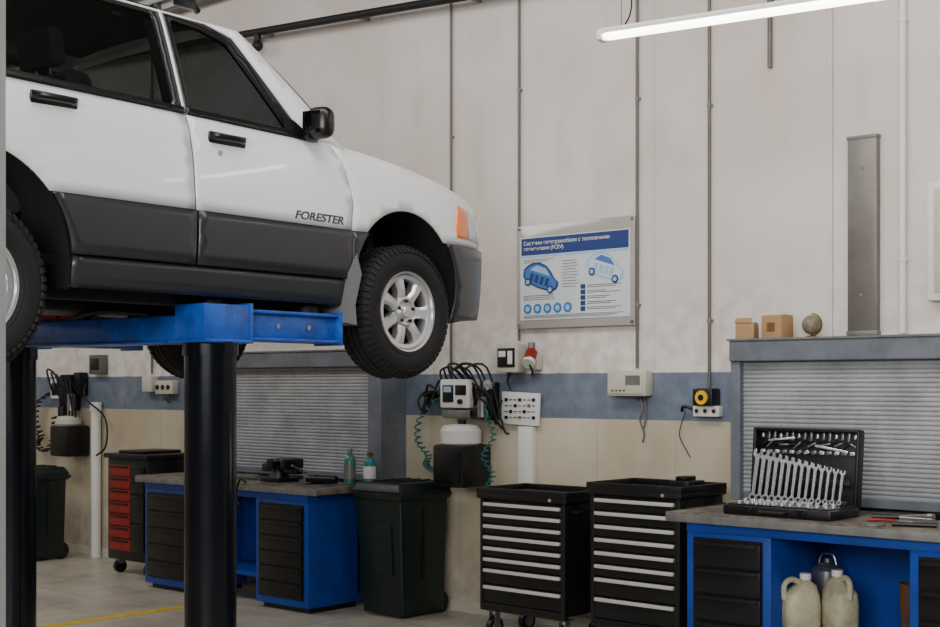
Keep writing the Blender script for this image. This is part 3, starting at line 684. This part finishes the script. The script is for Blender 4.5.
s = MB('angle_grinder'); s.cyl((-7.34, 6.40, z+0.035), (-7.12, 6.48, z+0.035), 0.034, m_blackm, r2=0.028); s.cyl((-7.34, 6.40, z+0.0), (-7.34, 6.40, z+0.07), 0.03, m_galv); s.cyl((-7.34, 6.40, z+0.01), (-7.34, 6.40, z+0.014), 0.058, m_conduit); s.cyl((-7.34, 6.43, z+0.04), (-7.37, 6.52, z+0.05), 0.014, m_black); s.finish()
s = MB('angle_iron_offcut'); s.box((-8.15, 6.4, z+0.02), (0.4, 0.04, 0.006), m_steel, rot=(0, 0, 0.15)); s.box((-8.15, 6.42, z+0.02), (0.4, 0.005, 0.04), m_steel, rot=(0, 0, 0.15)); s.finish()
s = MB('hanging_cable_loop'); s.tube([(-7.68, 6.11, z+0.01), (-7.74, 6.105, z+0.03), (-7.78, 6.10, z-0.08), (-7.74, 6.10, z-0.16)], 0.008, m_rubber, sub=8); s.finish()
def bottle(name, x, y, r, h, mt, cap):
    s = MB(name); s.lathe([(0, 0), (r*.9, 0), (r, 0.01), (r, h*.72), (r*.72, h*.84), (r*.34, h*.9), (r*.34, h*.95), (0, h*.95)], mt, Matrix.Translation((x, y, z)), 24)
    s.lathe([(r*.985, h*.2), (r*1.01, h*.2), (r*1.01, h*.6), (r*.985, h*.6)], m_offw if cap is m_redb else m_galv, Matrix.Translation((x, y, z)), 24, close=True)
    s.cyl((x, y, z+h*.92), (x, y, z+h*1.05), r*.45, cap); s.finish()
bottle('spray_can', -7.00, 6.50, .042, .25, m_can, m_galv)
bottle('plastic_bottle', -6.965, 6.66, .045, .22, m_tealc, m_redb)
bottle('spray_can', -7.14, 6.63, .034, .20, m_redb, m_offw)

# ------------------------------------------------------------------ car
AX = Vector((-5.667, 4.80, 1.64)); RZ = radians(94)
CAR = empty('car', AX, RZ)
def interp(tab, x):
    if x <= tab[0][0]: return tab[0][1]
    if x >= tab[-1][0]: return tab[-1][1]
    for i in range(len(tab)-1):
        x0, y0 = tab[i]; x1, y1 = tab[i+1]
        if x0 <= x <= x1:
            def sl(k):
                k0 = max(k-1, 0); k1 = min(k+1, len(tab)-1)
                return (tab[k1][1]-tab[k0][1])/(tab[k1][0]-tab[k0][0])
            h = x1-x0; t = (x-x0)/h
            return (2*t**3-3*t*t+1)*y0+(t**3-2*t*t+t)*h*sl(i)+(-2*t**3+3*t*t)*y1+(t**3-t*t)*h*sl(i+1)
WZ = [(.25, .805), (.36, .838), (.46, .856), (.60, .867), (.75, .867), (.92, .853), (1.05, .828), (1.15, .792), (1.35, .725), (1.52, .664), (1.60, .630), (1.67, .590)]
MA = [(-3.45, .78), (-3.35, .86), (-3.1, .935), (-2.7, .975), (-2.2, .995), (-1.5, 1.0), (-.2, 1.0), (.2, .993), (.45, .965), (.65, .905), (.80, .81), (.88, .71)]
def Wd(a, z): return interp(WZ, z)*interp(MA, a)
ZS = [(-.5, 1.125), (-.2, 1.10), (.1, 1.06), (.4, 1.005), (.6, .955), (.75, .885), (.84, .80), (.88, .72)]
ZR = [(-.94, 1.605), (-1.2, 1.635), (-1.8, 1.66), (-2.6, 1.66), (-3.2, 1.62)]
def inpoly(p, poly):
    c = False; n = len(poly); x, y = p
    for i in range(n):
        x1, y1 = poly[i]; x2, y2 = poly[(i+1) % n]
        if (y1 > y) != (y2 > y) and x < (x2-x1)*(y-y1)/(y2-y1)+x1: c = not c
    return c
def segd(p, a, b):
    ax, ay = a; bx_, by = b; dx, dy = bx_-ax, by-ay; L2 = dx*dx+dy*dy
    t = 0 if L2 == 0 else max(0, min(1, ((p[0]-ax)*dx+(p[1]-ay)*dy)/L2))
    return math.hypot(p[0]-ax-t*dx, p[1]-ay-t*dy)
def panel(mb, outer, m, off=0.0, holes=(), step=0.055, sides=(-1, 1)):
    pts = []; eds = []; segs = []
    for loop in [outer]+list(holes):
        base = len(pts); rs = []
        for i in range(len(loop)):
            p, q = loop[i], loop[(i+1) % len(loop)]; L = math.hypot(q[0]-p[0], q[1]-p[1])
            if L < 1e-6: continue
            segs.append((p, q)); n = max(1, int(math.ceil(L/step)))
            for k in range(n): rs.append((p[0]+(q[0]-p[0])*k/n, p[1]+(q[1]-p[1])*k/n))
        pts += rs; n = len(rs); eds += [(base+i, base+(i+1) % n) for i in range(n)]
    x0 = min(p[0] for p in outer); x1 = max(p[0] for p in outer); y0 = min(p[1] for p in outer); y1 = max(p[1] for p in outer)
    nx = int((x1-x0)/step)+2; ny = int((y1-y0)/step)+2
    for i in range(nx):
        for j in range(ny):
            p = (x0+(i+0.5*(j % 2))*step, y0+j*step*0.9)
            if inpoly(p, outer) and not any(inpoly(p, h) for h in holes) and min(segd(p, a, b) for a, b in segs) > step*0.35: pts.append(p)
    r = delaunay_2d_cdt([Vector(p) for p in pts], eds, [], 0, 1e-6)
    V, F = r[0], r[2]
    for sd in sides:
        tb = bmesh.new(); bv = [tb.verts.new((v.x, sd*(Wd(v.x, v.y)+off), v.y)) for v in V]
        for f in F:
            cx = sum(V[i].x for i in f)/3; cy = sum(V[i].y for i in f)/3
            if inpoly((cx, cy), outer) and not any(inpoly((cx, cy), h) for h in holes):
                ar = sum(V[f[i]].x*V[f[(i+1) % 3]].y-V[f[(i+1) % 3]].x*V[f[i]].y for i in range(3))
                ff = list(f) if ar > 0 else list(f)[::-1]
                if sd > 0: ff = ff[::-1]
                try: tb.faces.new([bv[i] for i in ff])
                except ValueError: pass
        bmesh.ops.delete(tb, geom=[v for v in tb.verts if not v.link_faces], context='VERTS')
        mb.add(tb, m)
def arc(cx, cz, R, a0, a1, n=18): return [(cx+R*cos(radians(a0+(a1-a0)*k/n)), cz+R*sin(radians(a0+(a1-a0)*k/n))) for k in range(n+1)]
def rounded(poly, r, n=5):
    out = []; N = len(poly)
    for i in range(N):
        p0 = Vector(poly[i-1]); p = Vector(poly[i]); p1 = Vector(poly[(i+1) % N])
        d0 = (p0-p); d1 = (p1-p); rr = min(r, d0.length*.45, d1.length*.45)
        a = p+d0.normalized()*rr; b = p+d1.normalized()*rr
        for k in range(n+1):
            t = k/n; q = a*(1-t)**2+p*2*t*(1-t)+b*t*t; out.append((q.x, q.y))
    return out
AZ = 0.43; RF = 0.415; RR = 0.44; RA = -2.45; CT = 0.71
def solid(ob, t=0.012):
    md = ob.modifiers.new('thick', 'SOLIDIFY'); md.thickness = t; md.offset = -1
angF = math.degrees(math.asin((CT-AZ)/RF)); angR = math.degrees(math.asin((CT-AZ)/RR))
BP = -1.385
body = MB('body_panels')
top = [(a, interp(ZS, a)) for a in [-.5+1.38*k/24 for k in range(25)]]
fender = [(-.415, CT), (-.393, .85), (-.43, 1.0)]+top+[(.88, CT)]+arc(0, AZ, RF, angF, 180-angF)
panel(body, fender, m_white)
fdoor = [(BP, CT), (-.424, CT), (-.402, .85), (-.438, 1.0), (-.508, 1.125), (BP, 1.135)]
panel(body, fdoor, m_white)
ex = -2.40; dz = AZ+sqrt(RR*RR-(ex-RA)**2); a_e = math.degrees(math.atan2(dz-AZ, ex-RA))
rdoor = [(BP-.010, 1.135), (ex, 1.145)]+arc(RA, AZ, RR, a_e, angR, 8)+[(BP-.010, CT)]
panel(body, rdoor, m_white)
rq = [(ex-0.01, 1.145), (-3.42, 1.15), (-3.45, .9), (-3.45, CT)]+arc(RA, AZ, RR, 180-angR, a_e+1.2, 12)
panel(body, rq, m_white)
FD = [(-.655, 1.128), (-.99, 1.560), (-1.15, 1.602), (BP, 1.615), (BP, 1.137)]
RD = [(BP-.012, 1.137), (BP-.012, 1.615), (-2.42, 1.617), (-2.50, 1.147)]
QD = [(-2.56, 1.16), (-2.50, 1.60), (-2.98, 1.595), (-3.22, 1.17)]
G = [(-.40, 1.105)]+[(-.40-.54*k/8, 1.105+.50*k/8+.014*sin(pi*k/8)) for k in range(1, 9)]+[(a, interp(ZR, a)) for a in [-.94-2.26*k/20 for k in range(1, 21)]]+[(-3.32, 1.4), (-3.42, 1.152), (-2.52, 1.147), (BP, 1.137), (-.51, 1.127)]
panel(body, G, m_white, 0.0, [FD, RD, QD])
def hood(u, v):
    sdd = 2*v-1; a0 = -.40+.20*(1-sdd*sdd); a1 = .88+.07*(1-sdd*sdd); a = a0+(a1-a0)*u; aa = max(-.40, min(.88, -.40+1.28*u))
    zz = interp(ZS, aa); e = (1-abs(sdd)**2.6)
    return Vector((a, sdd*Wd(aa, zz), zz+.06*e*(1-0.6*u**4)))
body.grid(hood, 34, 30, m_white)
def roof(u, v):
    sdd = 2*v-1; af = -.94+.10*(1-sdd*sdd); a = af+(-3.22-af)*u; zz = interp(ZR, max(-3.2, min(-.94, a)))
    return Vector((a, sdd*Wd(a, zz), zz+.06*(1-abs(sdd)**2.2)))
body.grid(roof, 30, 26, m_white, flip=True)
def tail(u, v):
    sdd = 2*v-1; z_ = .70+(1.13-.70)*u
    return Vector((-3.45-.05*(1-sdd*sdd)+.04*u*u, sdd*Wd(-3.45+.03*u*u, z_), z_))
body.grid(tail, 8, 20, m_white)
def nosef(z0, z1, off=0.0):
    def f(u, v):
        sdd = 2*v-1; z_ = z0+(z1-z0)*u
        return Vector((.88+.07*(1-sdd*sdd)+off, sdd*(Wd(.88, z_)+off*0.5), z_))
    return f
body.grid(nosef(.69, .745), 3, 24, m_white, flip=True)
ob = body.finish(parent=CAR, angle=40); solid(ob, 0.010)

clad = MB('lower_cladding')
CB = .475
panel(clad, [(BP+.003, CB), (-.427, CB), (-.427, CT-.006), (BP+.003, CT-.006)], m_clad, 0.016)
panel(clad, [(BP-.013, CT-.006), (RA+RR*cos(radians(angR)), CT-.006)]+arc(RA, AZ, RR, angR-2, math.degrees(math.asin((CB-AZ)/RR)), 8)+[(BP-.013, CB)], m_clad, 0.016)
panel(clad, [(-.418, .30), (-.418, CT-.006)]+arc(0, AZ, RF, 180-angF+1, 198, 8), m_clad, 0.016, step=0.04)
panel(clad, [(-2.0, .345), (-.42, .345), (-.42, .468), (-2.0, .468)], m_clad, 0.004)
panel(clad, arc(0, AZ, RF, -20, angF-1, 8)+[(.88, CT-.01), (.88, .33), (.55, .31)], m_clad, 0.024)
panel(clad, [(-3.0, .33), (-3.45, .36), (-3.45, CT-.01)]+arc(RA, AZ, RR, 180-angR+1, 200, 8), m_clad, 0.024)
clad.grid(nosef(.33, .70, .022), 6, 24, m_clad, flip=True)
clad.grid(lambda u, v: Vector((-3.47-.06*(1-(2*v-1)**2), (2*v-1)*(Wd(-3.45, .36+.34*u)+.02), .36+.34*u)), 6, 20, m_clad)
ob = clad.finish(parent=CAR, angle=40); solid(ob, 0.02)
flap = MB('mud_flaps')
for sd in (-1, 1):
    flap.prism([(-.47, .26), (-.455, .50), (-.40, .60), (-.365, .50), (-.41, .35), (-.40, .25)], .20, m_clad2, Matrix.Translation((0, sd*.885 if sd < 0 else .685, 0)))
    flap.box((RA-.47, sd*.77, .36), (.02, .16, .30), m_blacktrim, bev=0.006)
flap.finish(parent=CAR)

back = MB('inner_shell')
low = [(-3.42, .36), (-2.96, .36)]+arc(RA, AZ, RR+.004, 190, -10, 24)+[(-2.0, .36), (-.43, .36)]+arc(0, AZ, RF+.004, 190, -10, 24)+[(.42, .34), (.87, .36), (.87, .70)]+[(a, interp(ZS, a)-.02) for a in [.84-1.30*k/12 for k in range(13)]]+[(-3.42, 1.12)]
panel(back, low, m_int, -0.02)
for cx, R in ((0, RF), (RA, RR)):
    for sd in (-1, 1):
        y0 = sd*.845; y1 = sd*.50
        back.grid(lambda u, v: Vector((cx+(R+.006)*cos(radians(-12+204*u)), y0+(y1-y0)*v, AZ+(R+.006)*sin(radians(-12+204*u)))), 28, 3, m_under)
        back.grid(lambda u, v: Vector((cx+(R+.006)*v*cos(radians(-12+204*u)), y1, AZ+(R+.006)*v*sin(radians(-12+204*u)))), 28, 2, m_under)
back.finish(parent=CAR)

under = MB('underbody_parts')
under.bx(-1.95, -.42, -.80, .80, .36, .42, m_under, 0.01)
under.bx(-3.4, .80, -.49, .49, .36, .44, m_under, 0.01)
for sd in (-1, 1):
    under.bx(-2.0, -.45, sd*.60, sd*.68, .31, .37, m_under, 0.01)
    under.tube([(0, sd*.72, .334), (-.05, sd*.40, .36), (-.25, sd*.3, .38)], 0.03, m_under, sub=4)
    under.tube([(RA, sd*.72, .334), (RA+.2, sd*.40, .34), (RA+.5, sd*.45, .38)], 0.03, m_under, sub=4)
    under.cyl((0, sd*.62, .40), (-.03, sd*.55, .90), 0.05, m_under); under.cyl((RA, sd*.62, .40), (RA-.03, sd*.55, .90), 0.05, m_under)
    under.cyl((0, sd*.55, .334), (0, sd*.66, .334), 0.13, m_steel); under.cyl((RA, sd*.55, .334), (RA, sd*.66, .334), 0.13, m_steel)
under.bx(-.35, .45, -.35, .35, .26, .38, m_under, 0.04); under.bx(-1.0, -.3, -.16, .16, .25, .38, m_under, 0.05)
under.tube([(-.3, .1, .28), (-1.0, .12, .32), (-1.6, .2, .32), (-2.2, .25, .33)], 0.03, m_galv, sub=5); under.cyl((-2.9, .45, .32), (-3.3, .45, .32), 0.10, m_galv)
under.cyl((-2.3, -.0, .34), (-1.0, 0, .34), 0.035, m_under); under.sphere((RA, 0, .34), .13, m_under)
under.finish(parent=CAR)

fr = MB('window_frames')
FG = rounded([(-.765, 1.158), (-1.035, 1.525), (-1.17, 1.562), (BP+.04, 1.575), (BP+.04, 1.158)], .025)
RG = rounded([(BP-.055, 1.160), (BP-.055, 1.577), (-2.36, 1.580), (-2.45, 1.170)], .03)
QG = rounded([(-2.585, 1.175), (-2.53, 1.58), (-2.965, 1.575), (-3.19, 1.185)], .03)
panel(fr, FD, m_blacktrim, -0.006, [FG], 0.04); panel(fr, RD, m_blacktrim, -0.006, [RG], 0.04)
panel(fr, QD, m_blacktrim, -0.006, [QG], 0.04)
panel(fr, [(BP, 1.128), (-.70, 1.120), (-.70, 1.150), (BP, 1.158)], m_blacktrim, 0.010, step=.02)
panel(fr, [(-2.49, 1.138), (BP-.015, 1.128), (BP-.015, 1.158), (-2.49, 1.168)], m_blacktrim, 0.010, step=.02)
ob = fr.finish(parent=CAR); solid(ob, 0.02)
gl = MB('window_glass')
panel(gl, FG, m_glass, -0.014); panel(gl, RG, m_glass, -0.014); panel(gl, QG, m_glass, -0.014)
def wsh(u, v):
    sdd = (2*v-1)*.985; q = 1-sdd*sdd
    b_ = Vector((-.40+.20*q, sdd*Wd(-.4, 1.11), 1.11+.045*q)); t_ = Vector((-.94+.10*q, sdd*Wd(-.94, 1.605), 1.605+.055*q))
    return b_.lerp(t_, u)+Vector((.02, 0, .015))*sin(pi*u)
gl.grid(wsh, 12, 20, m_glass, flip=True)
def rsh(u, v):
    sdd = (2*v-1)*.985; q = 1-sdd*sdd
    b_ = Vector((-3.42-.05*q, sdd*Wd(-3.42, 1.14), 1.13)); t_ = Vector((-3.20-.02*q, sdd*Wd(-3.2, 1.62), 1.62+.055*q))
    return b_.lerp(t_, u)
gl.grid(rsh, 10, 16, m_glass)
gl.finish(parent=CAR)

it = MB('interior')
it.bx(-3.3, -.45, -.74, .74, .44, .48, m_int); it.box((-.55, 0, .95), (.35, 1.40, .30), m_int, rot=(0, .3, 0), bev=.05)
for y in (-.36, .36):
    it.box((-1.45, y, .72), (.52, .50, .18), m_seat, bev=.05); it.box((-1.72, y, 1.00), (.16, .48, .58), m_seat, rot=(0, radians(-14), 0), bev=.06)
    it.box((-1.81, y, 1.39), (.09, .26, .17), m_seat, rot=(0, radians(-8), 0), bev=.035)
    for o in (-.05, .05): it.cyl((-1.79, y+o, 1.24), (-1.80, y+o, 1.34), .006, m_steel)
it.box((-2.30, 0, .72), (.50, 1.25, .18), m_seat, bev=.05); it.box((-2.62, 0, 1.0), (.15, 1.25, .52), m_seat, rot=(0, radians(-14), 0), bev=.06)
for y in (-.38, .38): it.box((-2.70, y, 1.32), (.08, .24, .13), m_seat, bev=.03)
it.lathe([(.175, -.012), (.19, 0), (.175, .012), (.165, 0)], m_blacktrim, Matrix.Translation((-.95, .36, 1.08)) @ Matrix.Rotation(radians(65), 4, 'Y'), 28, close=True)
it.cyl((-.95, .36, 1.08), (-.7, .36, .98), .03, m_blacktrim); it.box((-.95, .36, 1.08), (.03, .33, .05), m_blacktrim, rot=(0, radians(-25), 0), bev=.01)
for sd in (-1, 1):
    it.box((BP-.03, sd*.68, 1.36), (.09, .03, .42), m_int, rot=(sd*radians(19), 0, 0), bev=.01)
    it.box((-2.50, sd*.66, 1.36), (.10, .03, .42), m_int, rot=(sd*radians(19), 0, 0), bev=.01)
it.grid(lambda u, v: Vector((-1.02-2.1*u, (2*v-1)*.58, 1.61+.04*(1-(2*v-1)**2))), 8, 10, m_seat)
it.finish(parent=CAR)

lg = MB('lamps')
panel(lg, [(.425, .81), (.46, .925), (.57, .905), (.57, .75), (.44, .75)], m_orange, 0.006, step=.03)
panel(lg, [(.575, .75), (.575, .905), (.72, .865), (.86, .765), (.86, .74)], m_lens, 0.006, step=.03)
for sd in (-1, 1): lg.grid(lambda u, v: Vector((.89+.055*(1-((.45+.5*v))**2), sd*(.45+.5*v)*Wd(.88, .7), .715+.03*u)), 2, 8, m_lens)
panel(lg, [(-3.44, .85), (-3.44, 1.08), (-3.34, 1.08), (-3.34, .85)], m_red, 0.006, step=.03)
lg.bx(.955, .965, -.30, .30, .70, .74, m_blacktrim)
ob = lg.finish(parent=CAR); solid(ob, .012)

tr = MB('exterior_trim')
for sd in (-1, 1):
    for a, zh in ((-1.185, 1.035), (-2.065, 1.065)):
        w_ = Wd(a, zh)
        tr.box((a, sd*(w_+.001), zh), (.215, .014, .064), m_blacktrim, rot=(sd*radians(-12), 0, 0), bev=.0068, seg=3)
        tr.tube([(a-.09, sd*(w_+.004), zh+.008), (a-.07, sd*(w_+.026), zh+.008), (a+.06, sd*(w_+.026), zh+.010), (a+.09, sd*(w_+.004), zh+.008)], .015, m_blacktrim, sub=4)
    tr.cyl((-1.235, sd*(Wd(-1.235, .975)), .975), (-1.235, sd*(Wd(-1.235, .975)+.004), .975), .012, m_steel)
    wm = Wd(-.66, 1.17)
    tr.box((-.64, sd*(wm+.090), 1.195), (.10, .130, .150), m_blacktrim, rot=(0, 0, sd*radians(-14)), bev=.045, seg=4)
    tr.box((-.65, sd*(wm+.015), 1.140), (.08, .09, .05), m_blacktrim, bev=.015)
    tr.box((-.691, sd*(wm+.078), 1.195), (.006, .095, .105), m_mirror, rot=(0, 0, sd*radians(-14)), bev=.003)
    panel(tr, [(-.60, 1.115), (-.72, 1.115), (-.80, 1.15), (-.80, 1.22), (-.73, 1.205)], m_blacktrim, 0.012, step=.03, sides=(sd,))
    pts = [(-1.12, sd*.565, 1.665), (-1.22, sd*.57, 1.712), (-1.6, sd*.58, 1.735), (-2.4, sd*.58, 1.735), (-2.95, sd*.56, 1.72), (-3.05, sd*.555, 1.665)]
    tr.tube(pts, .016, m_blacktrim, sub=5)
    for a in (-1.2, -2.05, -2.95): tr.box((a, sd*.568, 1.695), (.12, .03, .06), m_blacktrim, bev=.01)
tr.finish(parent=CAR)
wz = .775
text('door_badge', 'FORESTER', (-.805, -(Wd(-.7, wz)+.002), wz-.043), (pi/2, 0, 0), .054, m_badge, CAR, .002, 1.32, 0.25, off=0.001)

def wheel(name, a, sd, steer=0):
    e = MB(name)
    T = Matrix.Translation((a, sd*.765, .334)) @ Matrix.Rotation(steer, 4, 'Z') @ Matrix.Rotation(pi/2 if sd < 0 else -pi/2, 4, 'X')
    prof = [(.198, .080), (.207, .096), (.222, .104), (.226, .101), (.232, .105), (.260, .109), (.285, .108), (.305, .100), (.320, .090), (.330, .080)]
    g = [(.335, .066), (.335, .045), (.325, .043), (.325, .033), (.336, .031), (.336, .005), (.326, .004)]
    full = prof+g; full = full+[(r, -h) for r, h in reversed(full)]
    e.lathe(full, m_tire, T, 64, close=True)
    for k in range(60):
        an = 2*pi*k/60
        for hh, rr_, tz in ((.070, .329, .45), (-.070, .329, -.45), (.094, .312, .95), (-.094, .312, -.95)):
            tb = bmesh.new(); bmesh.ops.create_cube(tb, size=1)
            for v in tb.verts: v.co = Vector((v.co.x*.015, v.co.y*.021, v.co.z*.034))
            tb.transform(T @ Matrix.Rotation(an, 4, 'Z') @ Matrix.Translation((rr_, 0, hh)) @ Matrix.Rotation(-tz, 4, 'Y')); e.add(tb, m_tire)
    e.lathe([(.207, .094), (.204, .101), (.195, .097), (.188, .07), (.178, .02), (.178, -.09), (.192, -.09), (.199, .07)], m_rim, T, 48, close=True)
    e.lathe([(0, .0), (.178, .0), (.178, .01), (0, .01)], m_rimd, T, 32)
    e.lathe([(.189, .080), (.187, .085), (.168, .080), (.164, .068), (.164, .045), (.186, .045)], m_rim, T, 48, close=True)
    n = 7
    for k in range(n):
        an = 2*pi*k/n; pts = [(.04, .028), (.075, .031), (.115, .026), (.172, .036)]
        hh = {.04: .070, .075: .078, .115: .085, .172: .079}
        tb = bmesh.new(); top_, bot = [], []
        for r, w_ in pts:
            top_.append([tb.verts.new((r, -w_, hh[r]-.012)), tb.verts.new((r, -w_*.55, hh[r])), tb.verts.new((r, w_*.55, hh[r])), tb.verts.new((r, w_, hh[r]-.012))])
            bot.append([tb.verts.new((r, -w_, .03)), tb.verts.new((r, w_, .03))])
        for i in range(3):
            A, B = top_[i], top_[i+1]
            for j in range(3): tb.faces.new((A[j], B[j], B[j+1], A[j+1]))
            tb.faces.new((bot[i][0], bot[i+1][0], B[0], A[0])); tb.faces.new((A[3], B[3], bot[i+1][1], bot[i][1]))
        bmesh.ops.recalc_face_normals(tb, faces=list(tb.faces))
        tb.transform(T @ Matrix.Rotation(an, 4, 'Z')); e.add(tb, m_rim)
    e.lathe([(.080, .05), (.080, .076), (.066, .082), (.045, .074), (.034, .074), (.032, .092), (.026, .098), (0, .100)], m_rim, T, 32)
    for k in range(5):
        an = 2*pi*k/5+.3; c_ = T @ Vector((.055*cos(an), .055*sin(an), .076)); d_ = T @ Vector((.055*cos(an), .055*sin(an), .090)); e.cyl(c_, d_, .009, m_blackm, seg=6)
    e.finish(parent=CAR, angle=30)
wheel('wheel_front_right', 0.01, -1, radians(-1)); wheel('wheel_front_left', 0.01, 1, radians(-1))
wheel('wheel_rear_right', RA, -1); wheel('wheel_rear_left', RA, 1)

# ------------------------------------------------------------------ in-ground lift
LIFT = empty('car_lift', (AX.x, AX.y, 0), RZ)
s = MB('lift_frame'); pa = -1.22; y0, y1 = -.765, .745
for y in (y0, y1):
    s.cyl((pa, y, 0.0), (pa, y, 1.80), .114, m_post, seg=48)
    s.lathe([(.114, 0), (.20, 0), (.20, .012), (.15, .02), (.114, .02)], m_steel, Matrix.Translation((pa, y, 0)), 40)
    s.lathe([(.114, 1.73), (.122, 1.73), (.122, 1.79), (.114, 1.79)], m_post, Matrix.Translation((pa, y, 0)), 40)
    s.bx(pa-.14, pa+.14, y-.12, y+.12, 1.785, 1.80, m_blue, .004)
    sg = -1 if y < 0 else 1
    E = .755
    s.bx(pa+.14, pa+E, y-.055, y+.055, 1.815, 1.93, m_blue, .006)
    s.bx(pa+.10, pa+E, y-.085, y+.085, 1.925, 1.94, m_blue, .003)
    s.bx(pa+.10, pa+E, y-.085, y+.085, 1.80, 1.815, m_blue, .003)
    s.bx(pa+E-.02, pa+E, y-.09, y+.09, 1.79, 1.95, m_blue, .004)
    s.bx(pa-.12, pa+.14, y-.10, y+.10, 1.79, 1.955, m_blue, .006)
    s.bx(pa+.14, pa+.16, y-.105, y+.105, 1.785, 1.965, m_blue, .004)
    for q in (.35, .55): s.cyl((pa+q, y-sg*-.056, 1.87), (pa+q, y+sg*.064, 1.87), .012, m_steel, seg=10)
    s.cyl((pa+.62, y-sg*.02, 1.94), (pa+.62, y-sg*.02, 1.975), .06, m_rubber)
    s.cyl((pa+.02, y-sg*.02, 1.955), (pa+.02, y-sg*.02, 1.978), .05, m_rubber)
s.bx(pa-.085, pa+.085, y0, y1, 1.795, 1.91, m_blue, .008)
s.bx(pa-.10, pa+.10, y0+.2, y1-.2, 1.787, 1.797, m_blue, .003)
for yy in (.20, .40):
    s.prism([(-.12, 0), (.12, 0), (.07, .03), (.02, .085), (-.04, .085), (-.09, .03)], .05, m_redp, Matrix.Translation((pa, yy, 1.905)) @ Matrix.Rotation(pi/2, 4, 'Z'))
s.cyl((pa, .18, 1.945), (pa, .44, 1.945), .028, m_redp)
s.tube([(pa-.1, y0+.3, 1.92), (pa-.13, y0+.6, 1.94), (pa-.1, y0+.85, 1.92)], .012, m_rubber, sub=6)
s.finish(parent=LIFT)

# ------------------------------------------------------------------ lights, world, camera
def area(name, loc, target, sx, sy, e, col=(1, 1, 1)):
    l = bpy.data.lights.new(name, 'AREA'); l.shape = 'RECTANGLE'; l.size = sx; l.size_y = sy; l.energy = e; l.color = col
    o = bpy.data.objects.new(name, l); COL.objects.link(o); o.location = loc
    o.rotation_euler = (Vector(target)-Vector(loc)).to_track_quat('-Z', 'Y').to_euler(); return o
area('daylight_gate', (0.5, -4.5, 3.9), (-5.5, 5.5, 2.2), 6, 2.8, 700, (1, .99, .975))
area('overhead_fill', (-3.2, 4.0, 5.5), (-4.0, 6.6, 1.0), 7, 2.4, 300, (1, .98, .95))  # added fill under the closed ceiling, sized to keep glass reflections soft
area('overhead_fill', (-10.3, 3.4, 5.5), (-10.0, 5.8, 0), 5, 2.0, 170, (1, .98, .95))  # second added fill, lifts the dim left end of the room
wd = bpy.data.worlds.new('World'); SC.world = wd; wd.use_nodes = True
wd.node_tree.nodes['Background'].inputs[0].default_value = (.88, .93, 1, 1); wd.node_tree.nodes['Background'].inputs[1].default_value = 0.13
cam = bpy.data.cameras.new('camera'); co = bpy.data.objects.new('camera', cam); COL.objects.link(co)
co.location = (0, 0, 1.6); co.rotation_euler = (pi/2, 0, radians(42)); cam.sensor_width = 36; cam.lens = 51.32; cam.shift_y = 0.0761
cam.clip_start = 0.05
SC.camera = co
